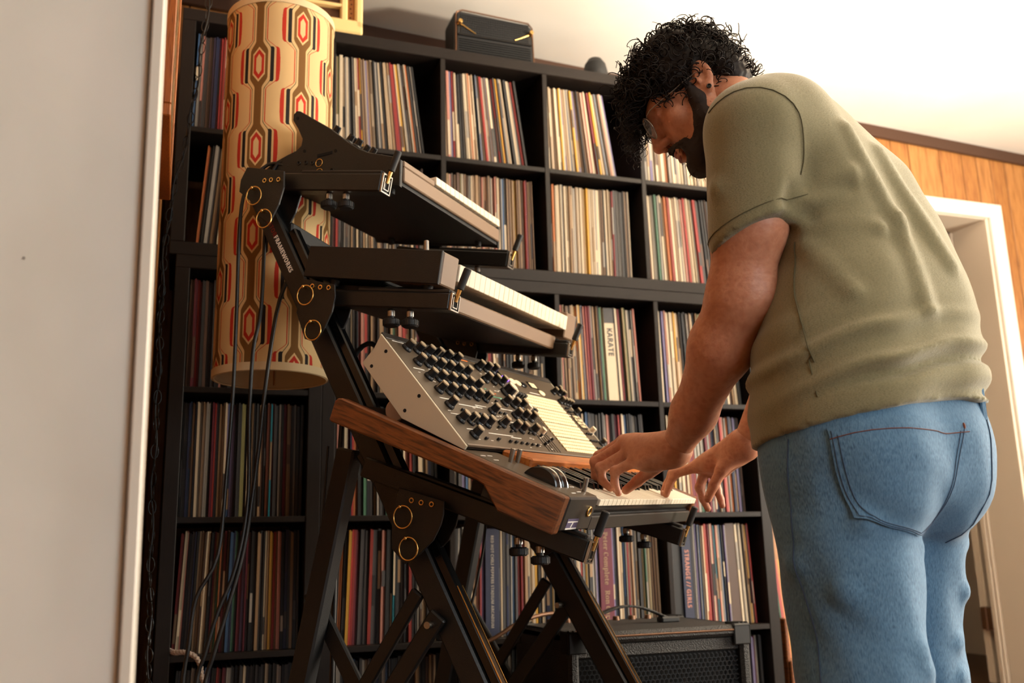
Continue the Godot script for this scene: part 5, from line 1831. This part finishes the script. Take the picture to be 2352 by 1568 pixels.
func make_person() -> void:
	var B := Vector3(0.19, 0, 0.47)
	var t := fthing("person", "man with curly hair in green t-shirt and blue jeans bent over the keys", "person", B)
	# ---------------- skin: one mesh of body, head and hands
	var skin := G.new()
	var f := Field.new()
	f.cap(Vector3(0.2, 0.95, 0.46), Vector3(0.225, 1.28, 0.39), 0.07, 0.07, 0.03)
	f.cap(Vector3(0.225, 1.28, 0.39), Vector3(0.228, 1.37, 0.34), 0.07, 0.066, 0.03)
	f.cap(Vector3(0.09, 1.30, 0.345), Vector3(0.36, 1.31, 0.35), 0.055, 0.055, 0.04)
	f.cap(Vector3(0.229, 1.36, 0.335), Vector3(0.23, 1.475, 0.25), 0.064, 0.058, 0.03)
	f.cap(Vector3(0.20, 1.42, 0.30), Vector3(0.13, 1.335, 0.33), 0.04, 0.04, 0.04)
	# left arm
	f.cap(Vector3(0.06, 1.29, 0.335), Vector3(0.068, 1.15, 0.318), 0.060, 0.0595, 0.03)
	f.cap(Vector3(0.068, 1.15, 0.318), Vector3(0.090, 1.035, 0.290), 0.0595, 0.051, 0.03)
	f.cap(Vector3(0.090, 1.035, 0.290), Vector3(0.128, 0.963, 0.245), 0.051, 0.0515, 0.03)
	f.cap(Vector3(0.128, 0.963, 0.245), Vector3(0.215, 0.865, 0.167), 0.0515, 0.037, 0.03)
	f.cap(Vector3(0.215, 0.865, 0.167), Vector3(0.266, 0.812, 0.118), 0.037, 0.0285, 0.03)
	f.ell(Vector3(0.095, 1.035, 0.330), Vector3(0.026, 0.03, 0.024), 0.03)
	# right arm
	f.cap(Vector3(0.395, 1.29, 0.345), Vector3(0.50, 1.06, 0.33), 0.060, 0.048, 0.03)
	f.cap(Vector3(0.50, 1.06, 0.33), Vector3(0.522, 0.98, 0.282), 0.049, 0.049, 0.03)
	f.cap(Vector3(0.522, 0.98, 0.282), Vector3(0.567, 0.845, 0.188), 0.048, 0.028, 0.03)
	nets(f, Vector3(-0.05, 0.76, 0.07), Vector3(0.62, 1.56, 0.56), 0.008, skin)
	hand(Vector3(0.266, 0.81, 0.112), [
		[Vector3(0.335, 0.838, -0.008), Vector3(0.337, 0.812, -0.062), Vector3(0.336, 0.782, -0.066), Vector3(0.335, 0.757, -0.052)],
		[Vector3(0.315, 0.830, 0.002), Vector3(0.318, 0.800, -0.063), Vector3(0.318, 0.772, -0.064), Vector3(0.318, 0.754, -0.047)],
		[Vector3(0.296, 0.812, 0.017), Vector3(0.297, 0.785, -0.045), Vector3(0.298, 0.760, -0.043), Vector3(0.299, 0.745, -0.027)],
		[Vector3(0.277, 0.792, 0.034), Vector3(0.275, 0.775, -0.008), Vector3(0.275, 0.754, -0.010), Vector3(0.277, 0.7335, -0.004)]],
		[Vector3(0.292, 0.795, 0.085), Vector3(0.325, 0.776, 0.045), Vector3(0.331, 0.758, 0.018), Vector3(0.322, 0.741, -0.004)], skin, Vector3(0.1, 0.9, -0.3))
	hand(Vector3(0.568, 0.84, 0.182), [
		[Vector3(0.586, 0.801, 0.072), Vector3(0.585, 0.788, 0.022), Vector3(0.585, 0.764, 0.009), Vector3(0.585, 0.744, 0.0)],
		[Vector3(0.610, 0.803, 0.066), Vector3(0.612, 0.790, 0.010), Vector3(0.612, 0.768, -0.004), Vector3(0.612, 0.752, -0.013)],
		[Vector3(0.631, 0.797, 0.079), Vector3(0.633, 0.758, 0.064), Vector3(0.632, 0.733, 0.070), Vector3(0.632, 0.712, 0.079)],
		[Vector3(0.650, 0.790, 0.095), Vector3(0.652, 0.752, 0.098), Vector3(0.652, 0.733, 0.104), Vector3(0.652, 0.718, 0.107)]],
		[Vector3(0.558, 0.818, 0.158), Vector3(0.549, 0.787, 0.134), Vector3(0.546, 0.756, 0.116), Vector3(0.549, 0.729, 0.101)], skin, Vector3(0.3, 0.9, 0.0))
	# head, in its own axes: x to his right, y to the crown, z to the back
	var hb := head_basis()
	var ht := Transform3D(hb, HEAD_AT)
	skin.xf = ht
	f = Field.new()
	f.ell(Vector3(0, 0.045, 0.005), Vector3(0.076, 0.088, 0.098), 0.03)
	f.ell(Vector3(0, -0.018, -0.045), Vector3(0.060, 0.088, 0.056), 0.03)
	for s in [-1.0, 1.0]:
		f.cap(Vector3(s * 0.058, -0.02, -0.005), Vector3(s * 0.052, -0.062, -0.022), 0.016, 0.017, 0.03)
		f.cap(Vector3(s * 0.052, -0.062, -0.022), Vector3(s * 0.014, -0.108, -0.078), 0.017, 0.017, 0.025)
		f.ell(Vector3(s * 0.043, -0.022, -0.070), Vector3(0.022, 0.02, 0.02), 0.02)
		f.cap(Vector3(s * 0.012, 0.034, -0.098), Vector3(s * 0.046, 0.034, -0.082), 0.0095, 0.0085, 0.014)
	f.ell(Vector3(0, -0.108, -0.082), Vector3(0.022, 0.018, 0.018), 0.02)
	f.cap(Vector3(0, -0.06, 0.0), Vector3(0, -0.10, 0.045), 0.054, 0.054, 0.03)
	for s in [-1.0, 1.0]:
		f.ell(Vector3(s * 0.032, 0.010, -0.107), Vector3(0.018, 0.014, 0.014), 0.012, 1)
		f.ell(Vector3(s * 0.032, 0.009, -0.087), Vector3(0.0135, 0.0125, 0.0125), 0.004)
		f.cap(Vector3(s * 0.021, 0.006, -0.0985), Vector3(s * 0.044, 0.005, -0.0935), 0.0035, 0.003, 0.004)
	f.cap(Vector3(0, 0.022, -0.099), Vector3(0, -0.012, -0.115), 0.0085, 0.0095, 0.012)
	f.cap(Vector3(0, -0.012, -0.115), Vector3(0, -0.031, -0.123), 0.0095, 0.0125, 0.010)
	for s in [-1.0, 1.0]:
		f.ell(Vector3(s * 0.0125, -0.035, -0.110), Vector3(0.0085, 0.0085, 0.011), 0.007)
		f.ell(Vector3(s * 0.0065, -0.045, -0.115), Vector3(0.004, 0.005, 0.006), 0.003, 1)
	f.cap(Vector3(-0.018, -0.0655, -0.098), Vector3(0.018, -0.0655, -0.098), 0.0065, 0.0065, 0.008)
	f.ell(Vector3(0, -0.0665, -0.1035), Vector3(0.012, 0.006, 0.006), 0.006)
	f.ell(Vector3(0, -0.0785, -0.100), Vector3(0.017, 0.0065, 0.008), 0.006)
	f.cap(Vector3(-0.022, -0.0722, -0.104), Vector3(0.022, -0.0722, -0.104), 0.002, 0.002, 0.004, 1)
	for s in [-1.0, 1.0]:                                       # ears
		var eb := Basis(Vector3.UP, s * 0.28) * Basis(Vector3.RIGHT, 0.18)
		f.ell(Vector3(s * 0.078, 0.002, 0.010), Vector3(0.007, 0.031, 0.018), 0.006, 0, eb)
		f.ell(Vector3(s * 0.0765, -0.026, 0.004), Vector3(0.006, 0.011, 0.009), 0.006, 0, eb)
		f.ell(Vector3(s * 0.086, 0.006, 0.008), Vector3(0.006, 0.020, 0.010), 0.004, 1, eb)
		f.ell(Vector3(s * 0.088, -0.008, 0.002), Vector3(0.007, 0.008, 0.006), 0.004, 1, eb)
		f.cap(Vector3(s * 0.081, -0.008, -0.004), Vector3(s * 0.080, -0.002, -0.005), 0.004, 0.004, 0.004)
	nets(f, Vector3(-0.11, -0.17, -0.15), Vector3(0.11, 0.15, 0.12), 0.0036, skin)
	var head := f
	fput("body", skin, M.skin, t, B)
	# lips, nails, ear stud
	var g := G.new()
	g.xf = ht
	g.ball(Vector3(0, -0.0660, -0.1045), Vector3(0.0155, 0.0042, 0.0062), 16, 8)
	g.ball(Vector3(0, -0.0785, -0.1035), Vector3(0.0150, 0.0052, 0.0062), 16, 8)
	fput("lips", g, M.lip, t, B)
	g = G.new()
	g.xf = ht
	g.ring(Vector3(-0.083, -0.029, 0.004), Basis(Vector3.UP, PI / 2), 0.0036, 0.0014, 14, 6)
	g.ball(Vector3(-0.0815, -0.029, 0.004), Vector3(0.002, 0.0034, 0.0034), 10, 6)
	fput("ear_plug", g, M.gloss_black, t, B)
	for q in [[Vector3(0.5425, 0.738, 0.1035), 0.1], [Vector3(0.585, 0.7475, -0.0075), 0.0], [Vector3(0.2725, 0.740, -0.0095), 0.2]]:
		g = G.new()
		g.ball(q[0], Vector3(0.0035, 0.0062, 0.0050), 10, 6)
		fput("nail", g, M.nail, t, B)
	# ---------------- beard and hair
	var nz := FastNoiseLite.new()
	nz.seed = 5
	nz.frequency = 60.0
	f = Field.new()
	for s in [-1.0, 1.0]:
		f.cap(Vector3(s * 0.071, 0.005, -0.022), Vector3(s * 0.066, -0.03, -0.022), 0.008, 0.014, 0.01)
		f.cap(Vector3(s * 0.062, -0.03, -0.022), Vector3(s * 0.0545, -0.064, -0.030), 0.015, 0.0205, 0.015)
		f.cap(Vector3(s * 0.0545, -0.064, -0.030), Vector3(s * 0.016, -0.109, -0.080), 0.0205, 0.0205, 0.015)
		f.cap(Vector3(s * 0.030, -0.072, -0.084), Vector3(s * 0.026, -0.098, -0.082), 0.0115, 0.014, 0.01)
		f.cap(Vector3(s * 0.004, -0.053, -0.1095), Vector3(s * 0.026, -0.064, -0.0965), 0.0062, 0.0068, 0.008)
	f.ell(Vector3(0, -0.110, -0.084), Vector3(0.025, 0.020, 0.022), 0.015)
	f.cap(Vector3(-0.03, -0.105, -0.02), Vector3(0.03, -0.105, -0.02), 0.02, 0.02, 0.03)
	f.ell(Vector3(0, -0.072, -0.107), Vector3(0.022, 0.0125, 0.02), 0.006, 1)
	f.disp = func(p: Vector3) -> float: return 0.0022 * nz.get_noise_3dv(p * 6.0)
	g = G.new()
	g.xf = ht
	nets(f, Vector3(-0.10, -0.16, -0.14), Vector3(0.10, 0.03, 0.03), 0.0036, g)
	for i in 420:                                               # short bristles along the jaw
		var p := Vector3(rng.randf_range(-0.085, 0.085), rng.randf_range(-0.14, 0.0), rng.randf_range(-0.13, 0.0))
		var L := f.all()
		if absf(f.ev(p, L)) > 0.02: continue
		p = f.snap(p)
		var n := f.grad(p, L)
		var d := (n + Vector3(0, -0.6, -0.2) + Vector3(rng.randf_range(-0.4, 0.4), 0, rng.randf_range(-0.4, 0.4))).normalized()
		g.tube([p - n * 0.002, p + d * 0.004, p + d * 0.0075 + n * 0.0006], [0.0006, 0.0005, 0.0002], 3, false)
	fput("beard", g, M.beard, t, B)
	f = Field.new()
	f.ell(Vector3(0, 0.066, -0.016), Vector3(0.089, 0.093, 0.112), 0.02)
	f.ell(Vector3(0, 0.012, 0.058), Vector3(0.072, 0.060, 0.046), 0.03)
	for i in 60:                                                # lumps
		var d := Vector3(rng.randf_range(-1, 1), rng.randf_range(-0.35, 1), rng.randf_range(-1, 1)).normalized()
		f.ell(Vector3(0, 0.064, -0.014) + d * Vector3(0.084, 0.088, 0.107), Vector3.ONE * rng.randf_range(0.009, 0.017), 0.01)
	f.cuts.append([Vector3(0, -0.786, -0.618), 0.020])
	for s in [-1.0, 1.0]:
		f.cap(Vector3(s * 0.085, -0.006, 0.006), Vector3(s * 0.10, -0.006, 0.006), 0.020, 0.024, 0.008, 1)
	nz.frequency = 25.0
	f.disp = func(p: Vector3) -> float: return 0.006 * nz.get_noise_3dv(p * 4.0)
	g = G.new()
	g.xf = ht
	nets(f, Vector3(-0.13, -0.08, -0.16), Vector3(0.13, 0.20, 0.13), 0.005, g)
	var all_ := f.all()
	var made := 0
	var tries := 0
	var gv := hb.inverse() * Vector3.DOWN
	while made < 1150 and tries < 9000:
		tries += 1
		var d := Vector3(rng.randf_range(-1, 1), rng.randf_range(-0.75, 1), rng.randf_range(-1, 1)).normalized()
		var p := Vector3(0, 0.06, -0.012) + d * Vector3(0.09, 0.094, 0.11)
		var above := p.dot(Vector3(0, 0.786, 0.618)) + 0.022
		if above < 0.0: continue
		if absf(p.x) > 0.055 and Vector2(p.y + 0.004, p.z - 0.008).length() < 0.026: continue
		p = f.snap(p, -0.004)
		var n := f.grad(p, all_)
		made += 1
		var front := smoothstep(-0.04, -0.10, p.z) * smoothstep(0.0, 0.07, p.y)
		var ln := rng.randf_range(0.020, 0.040) + 0.022 * front * rng.randf()
		var t1 := n.cross(Vector3(rng.randf_range(-1, 1), rng.randf_range(-1, 1), rng.randf_range(-1, 1))).normalized()
		curl(g, p, (n * 0.75 + t1 * rng.randf_range(0.2, 0.9) + gv * (0.25 + 0.5 * front)).normalized(), gv, ln, rng.randf_range(0.006, 0.0115), rng.randf_range(0.9, 1.7), rng.randf_range(0.0011, 0.0021))
	for i in 150:                                               # fringe falling in front of the forehead
		var p := Vector3(rng.randf_range(-0.06, 0.055), rng.randf_range(0.045, 0.085), -0.112 + rng.randf_range(-0.012, 0.016))
		curl(g, p, (gv * 0.8 + Vector3(rng.randf_range(-0.25, 0.25), 0, -0.5)).normalized(), gv, rng.randf_range(0.045, 0.095), rng.randf_range(0.005, 0.009), rng.randf_range(1.5, 3.0), rng.randf_range(0.0008, 0.0013))
	fput("hair", g, M.hair, t, B)
	# ---------------- glasses
	g = G.new()
	g.xf = ht
	for s in [-1.0, 1.0]:
		var lb := Basis(Vector3.UP, -s * 0.12) * Basis(Vector3.RIGHT, -0.10)
		g.ring(Vector3(s * 0.0325, -0.003, -0.1200), lb, 0.0245, 0.0012, 36, 6, 0.86)
		g.tube(curve([Vector3(s * 0.053, 0.008, -0.116), Vector3(s * 0.068, 0.009, -0.105), Vector3(s * 0.077, 0.010, -0.05), Vector3(s * 0.080, 0.012, 0.002), Vector3(s * 0.080, -0.012, 0.024)]), 0.0011, 6)
	g.tube(curve([Vector3(-0.0115, 0.006, -0.121), Vector3(0, 0.010, -0.126), Vector3(0.0115, 0.006, -0.121)], 0.004), 0.0011, 6)
	var gm := fput("glasses", g, M.steel, t, B)
	for s in [-1.0, 1.0]:
		g = G.new()
		g.xf = ht * Transform3D(Basis(Vector3.UP, -s * 0.12) * Basis(Vector3.RIGHT, -0.10), Vector3(s * 0.0325, -0.003, -0.1200))
		var op := []
		for k in 28: op.append(Vector2(0.0242 * cos(TAU * k / 28), 0.0208 * sin(TAU * k / 28)))
		g.prism(op, Vector3(0, 0, -0.0007), Vector3.RIGHT, Vector3.UP, 0.0014)
		put("lens", g.mesh(), M.lens_glass, gm)
	make_shirt(t, B)
	make_jeans(t, B)

func curl(g: G, p: Vector3, d: Vector3, gv: Vector3, ln: float, r: float, turns: float, w: float) -> void:
	var m := int(9 + turns * 6)
	var pts := []
	var rad := PackedFloat32Array()
	var ph := rng.randf() * TAU
	var pos := p
	var dir := d
	var sx := d.cross(Vector3(0.3, 0.8, 0.5)).normalized()
	var sgn := 1.0 if rng.randf() < 0.5 else -1.0
	for i in m:
		var s := float(i) / (m - 1)
		dir = (dir + gv * 0.05).normalized()
		sx = (sx - dir * sx.dot(dir)).normalized()
		var sy := dir.cross(sx)
		var a := ph + sgn * s * turns * TAU
		var rr := r * smoothstep(0.0, 0.25, s)
		pts.append(pos + (sx * cos(a) + sy * sin(a)) * rr)
		rad.append(w * (1.0 - 0.55 * s))
		pos += dir * ln / (m - 1)
	g.tube(pts, rad, 4, false)

func ring_cap(f: Field, c: Vector3, yaw: float, hw: float, r: float, k: float) -> void:
	var d := Vector3(cos(deg_to_rad(yaw)), 0, sin(deg_to_rad(yaw))) * hw
	f.cap(c - d, c + d, r, r, k)

func make_shirt(t: Node3D, B: Vector3) -> void:
	var f := Field.new()
	f.cap(Vector3(0.143, 0.79, 0.430), Vector3(0.218, 0.79, 0.491), 0.148, 0.146, 0.03)
	f.cap(Vector3(0.145, 0.87, 0.432), Vector3(0.222, 0.87, 0.494), 0.147, 0.143, 0.04)
	ring_cap(f, Vector3(0.197, 0.95, 0.472), 40, 0.052, 0.138, 0.05)
	ring_cap(f, Vector3(0.215, 1.04, 0.478), 38, 0.058, 0.124, 0.05)
	ring_cap(f, Vector3(0.232, 1.14, 0.468), 34, 0.066, 0.110, 0.04)
	ring_cap(f, Vector3(0.238, 1.235, 0.440), 26, 0.075, 0.107, 0.04)
	ring_cap(f, Vector3(0.228, 1.325, 0.390), 12, 0.090, 0.106, 0.05)
	f.cap(Vector3(0.228, 1.385, 0.345), Vector3(0.228, 1.40, 0.34), 0.082, 0.080, 0.05)
	# left sleeve, right sleeve
	f.cap(Vector3(0.15, 1.335, 0.345), Vector3(0.066, 1.312, 0.338), 0.085, 0.079, 0.05)
	f.sleeve(Vector3(0.066, 1.312, 0.338), Vector3(0.070, 1.128, 0.330), 0.080, 0.0795, Vector3(0.03, -0.944, 0.33), 0.016)
	f.cap(Vector3(0.32, 1.34, 0.35), Vector3(0.385, 1.32, 0.345), 0.085, 0.078, 0.05)
	f.sleeve(Vector3(0.385, 1.32, 0.345), Vector3(0.46, 1.15, 0.34), 0.078, 0.074, Vector3(0.35, -0.93, 0.05), 0.035)
	# folds: ridges fanning from the armpit and down the back
	for q in [[Vector3(0.055, 1.16, 0.40), Vector3(0.085, 1.22, 0.49), 0.012], [Vector3(0.06, 1.13, 0.41), Vector3(0.10, 1.12, 0.515), 0.010], [Vector3(0.05, 1.10, 0.40), Vector3(0.075, 0.99, 0.46), 0.010], [Vector3(0.12, 1.30, 0.47), Vector3(0.13, 1.14, 0.545), 0.012], [Vector3(0.13, 1.14, 0.545), Vector3(0.11, 0.98, 0.562), 0.012], [Vector3(0.20, 1.28, 0.515), Vector3(0.20, 1.06, 0.592), 0.014], [Vector3(0.03, 1.20, 0.30), Vector3(0.05, 1.18, 0.37), 0.010]]:
		var a: Vector3 = f.snap(q[0], -q[2] * 0.55)
		var b: Vector3 = f.snap(q[1], -q[2] * 0.55)
		f.cap(a, b, q[2], q[2] * 0.8, 0.022)
	for q in [[Vector3(0.03, 1.185, 0.395), Vector3(0.09, 1.20, 0.47), 0.010], [Vector3(0.03, 1.16, 0.39), Vector3(0.05, 1.145, 0.42), 0.016]]:
		f.cap(f.snap(q[0], 0.004), f.snap(q[1], 0.004), q[2], q[2] * 0.6, 0.02, 1)
	# open neck, hem
	f.cap(Vector3(0.229, 1.38, 0.315), Vector3(0.232, 1.55, 0.19), 0.068, 0.070, 0.012, 1)
	f.cuts.append([Vector3(0, -1, 0.18).normalized(), (Vector3(0, -1, 0.18).normalized()).dot(Vector3(0, 0.783, 0.30))])
	var nz := FastNoiseLite.new()
	nz.seed = 9
	nz.frequency = 5.0
	nz.fractal_octaves = 2
	f.disp = func(p: Vector3) -> float:
		var d := -0.0045 * nz.get_noise_3d(p.x, p.y * 0.7, p.z)
		if p.y < 1.02:
			var w := smoothstep(1.02, 0.88, p.y)
			var s := p.y - 0.30 * (p.z - 0.45) + 0.016 * nz.get_noise_3d(p.x * 0.8 + 7.0, p.y * 0.5, p.z * 0.8)
			d -= w * (0.0085 * sin(TAU * s / 0.054) + 0.003 * sin(TAU * s / 0.031 + 1.0)) * (0.45 + 0.55 * smoothstep(0.36, 0.56, p.z)) * (1.0 - 0.75 * smoothstep(0.875, 0.835, p.y))
		return d
	var g := G.new()
	nets(f, Vector3(-0.05, 0.76, 0.22), Vector3(0.56, 1.52, 0.68), 0.0065, g)
	var s := fput("t_shirt", g, M.heather_shirt, t, B)
	var lines := [
		[[Vector3(0.02, 1.338, 0.280), Vector3(0.02, 1.340, 0.319), Vector3(0.03, 1.334, 0.367), Vector3(0.04, 1.312, 0.398), Vector3(0.04, 1.266, 0.420), Vector3(0.04, 1.231, 0.425), Vector3(0.04, 1.212, 0.415)], "sleeve_seam"],
		[[Vector3(0.06, 1.11, 0.385), Vector3(0.06, 0.985, 0.40), Vector3(0.04, 0.90, 0.412), Vector3(0.04, 0.855, 0.412)], "side_seam"]]
	for q in lines:
		put(q[1], seam(f, q[0], 0.0011, 0.0010).mesh(), M.seam_green, s)
	# sleeve hem: a ring 2 cm above the cuff
	var hp := []
	var n := Vector3(0.03, -0.944, 0.33).normalized()
	var hx := n.cross(Vector3.RIGHT).normalized()
	var hy := n.cross(hx)
	for k in 25:
		var a := TAU * k / 24
		var p: Vector3 = Vector3(0.070, 1.128, 0.330) - n * 0.021 + (hx * cos(a) + hy * sin(a)) * 0.080
		var L := f.all()
		for i in 3:
			var gr := f.grad(p, L)
			gr = (gr - n * gr.dot(n))
			if gr.length() > 0.2: p -= gr.normalized() * (f.ev(p, L) - 0.0012)
		hp.append(p)
	g = G.new()
	g.tube(hp, 0.0009, 5)
	put("sleeve_hem", g.mesh(), M.seam_green, s)

func make_jeans(t: Node3D, B: Vector3) -> void:
	var f := Field.new()
	var r := Vector3(0.766, 0, 0.643)
	var b := Vector3(-0.643, 0, 0.766)
	var c := Vector3(0.19, 0, 0.468)
	f.cap(c - r * 0.062 + Vector3(0, 0.87, 0), c + r * 0.062 + Vector3(0, 0.87, 0), 0.122, 0.112, 0.04)
	f.cap(c - r * 0.062 + Vector3(0, 0.79, 0), c + r * 0.062 + Vector3(0, 0.79, 0), 0.136, 0.132, 0.04)
	for s in [-1.0, 1.0]:
		f.ell(c + r * s * (0.078 if s < 0 else 0.062) + b * (0.050 if s < 0 else 0.034) + Vector3(0, 0.742, 0), Vector3(0.100, 0.115, 0.098), 0.05)
	f.cap(Vector3(0.118, 0.735, 0.418), Vector3(0.088, 0.43, 0.424), 0.118, 0.090, 0.03)
	f.cap(Vector3(0.088, 0.43, 0.424), Vector3(0.075, 0.055, 0.475), 0.090, 0.078, 0.03)
	f.cap(Vector3(0.255, 0.735, 0.492), Vector3(0.300, 0.42, 0.472), 0.106, 0.084, 0.015)
	f.cap(Vector3(0.300, 0.42, 0.472), Vector3(0.32, 0.055, 0.56), 0.086, 0.078, 0.03)
	# fold lines across the back of the thighs
	for q in [[Vector3(0.03, 0.60, 0.36), Vector3(0.06, 0.48, 0.50), 0.014], [Vector3(0.03, 0.66, 0.45), Vector3(0.10, 0.615, 0.55), 0.013], [Vector3(0.02, 0.56, 0.42), Vector3(0.06, 0.45, 0.52), 0.014], [Vector3(0.27, 0.545, 0.60), Vector3(0.38, 0.56, 0.57), 0.011], [Vector3(0.25, 0.47, 0.59), Vector3(0.38, 0.49, 0.56), 0.012], [Vector3(0.25, 0.42, 0.59), Vector3(0.38, 0.43, 0.56), 0.012], [Vector3(0.30, 0.62, 0.62), Vector3(0.38, 0.63, 0.58), 0.008]]:
		f.cap(f.snap(q[0], -q[2] * 0.5), f.snap(q[1], -q[2] * 0.5), q[2], q[2] * 0.7, 0.02)
	var nz := FastNoiseLite.new()
	nz.seed = 19
	nz.frequency = 7.0
	nz.fractal_octaves = 2
	f.disp = func(p: Vector3) -> float:
		return -0.0075 * nz.get_noise_3d(p.x, p.y * 0.8 + p.z * 0.5, p.z) * smoothstep(0.86, 0.70, p.y)
	f.cuts.append([Vector3.UP, 0.93])
	f.cuts.append([Vector3.DOWN, -0.03])
	var g := G.new()
	nets(f, Vector3(-0.06, 0.02, 0.28), Vector3(0.46, 0.95, 0.68), 0.0075, g)
	var j := fput("jeans", g, M.denim, t, B)
	# back pocket: a raised patch with its own edge and two rows of stitches
	var tl := Vector3(0.03, 0.786, 0.424)
	var tr := Vector3(0.14, 0.803, 0.60)
	var br := Vector3(0.11, 0.654, 0.541)
	var tip := Vector3(0.08, 0.636, 0.512)
	var bl := Vector3(0.03, 0.662, 0.438)
	g = G.new()
	var nu := 18
	var nv := 14
	var base := g.v.size()
	for layer in 2:
		for jv in nv + 1:
			for iu in nu + 1:
				var u := float(iu) / nu
				var vv := float(jv) / nv
				var bot := bl.lerp(tip, u / 0.62) if u < 0.62 else tip.lerp(br, (u - 0.62) / 0.38)
				var p := f.snap(tl.lerp(tr, u).lerp(bot, vv), 0.0042 if layer == 0 else -0.002)
				g.vert(p, Vector3.UP)
	var row := nu + 1
	for jv in nv:
		for iu in nu:
			var a := jv * row + iu
			g.tri(a, a + row, a + row + 1)
			g.tri(a, a + row + 1, a + 1)
	var lay := (nv + 1) * row
	var loop := []
	for iu in nu: loop.append(iu)
	for jv in nv: loop.append(jv * row + nu)
	for iu in nu: loop.append(nv * row + nu - iu)
	for jv in nv: loop.append((nv - jv) * row)
	for k in loop.size():
		var a: int = loop[k]
		var b2: int = loop[(k + 1) % loop.size()]
		g.tri(a, b2, lay + b2)
		g.tri(a, lay + b2, lay + a)
	for i in g.n.size(): g.n[i] = Vector3.ZERO
	for i in range(0, lay * 0 + nu * nv * 6, 3):
		var n := (g.v[g.ix[i + 2]] - g.v[g.ix[i]]).cross(g.v[g.ix[i + 1]] - g.v[g.ix[i]])
		for k in 3: g.n[g.ix[i + k]] += n
	for i in lay:
		g.n[i] = g.n[i].normalized()
		g.n[lay + i] = g.n[i]
	var pk := put("back_pocket", g.mesh(), M.denim, j)
	var inset := func(p: Vector3, e: float) -> Vector3: return p.lerp((tl + tr + br + tip + bl) / 5.0, e)
	for e in [0.05, 0.14]:
		var pts := []
		var cs := [inset.call(tl, e), inset.call(bl, e), inset.call(tip, e), inset.call(br, e), inset.call(tr, e)]
		for k in cs.size() - 1:
			for q in 12: pts.append(f.snap(cs[k].lerp(cs[k + 1], q / 12.0), 0.0046))
		pts.append(f.snap(cs[4], 0.0046))
		g = G.new()
		g.tube(pts, 0.0007, 4)
		put("pocket_stitch", g.mesh(), M.denim_stitch, j)
	var top := []
	for q in 15: top.append(f.snap(tl.lerp(tr, q / 14.0) + (bl - tl) * 0.11, 0.0046))
	g = G.new()
	g.tube(top, 0.0008, 4)
	put("pocket_stitch", g.mesh(), M.rust_stitch, j)
	g = G.new()
	g.ball(f.snap(tr + Vector3(-0.004, -0.006, -0.006), 0.003), Vector3(0.003, 0.006, 0.003), 8, 6)
	put("pocket_tack", g.mesh(), M.rust_stitch, j)
	for q in [[[Vector3(0.02, 0.785, 0.362), Vector3(0.02, 0.695, 0.356), Vector3(0.01, 0.597, 0.354), Vector3(0.0, 0.513, 0.366), Vector3(0.0, 0.41, 0.38), Vector3(0.0, 0.2, 0.41)], "side_seam"], [[Vector3(0.2, 0.858, 0.622), Vector3(0.2, 0.79, 0.613), Vector3(0.2, 0.72, 0.578), Vector3(0.2, 0.66, 0.55)], "seat_seam"], [[Vector3(0.26, 0.80, 0.655), Vector3(0.28, 0.75, 0.64), Vector3(0.29, 0.69, 0.62)], "pocket_edge"]]:
		put(q[1], seam(f, q[0], 0.0008, 0.0009).mesh(), M.denim_stitch, j)
	g = G.new()
	g.bx(f.snap(Vector3(0.195, 0.84, 0.63), 0.004), Vector3(0.012, 0.06, 0.006), 0.002, Basis(Vector3.UP, -0.7))
	put("belt_loop", g.mesh(), M.denim, j)
	# shoes, below the frame
	for q in [Vector3(0.065, 0, 0.46), Vector3(0.31, 0, 0.545)]:
		g = G.new()
		g.ball(q + Vector3(0.03, 0.04, -0.05), Vector3(0.05, 0.042, 0.05), 14, 8)
		g.ball(q + Vector3(0.075, 0.032, -0.12), Vector3(0.048, 0.034, 0.07), 14, 8)
		g.bx(q + Vector3(0.05, 0.012, -0.08), Vector3(0.09, 0.024, 0.24), 0.008, Basis(Vector3.UP, -0.6))
		fput("shoe", g, M.shoe, t, B)
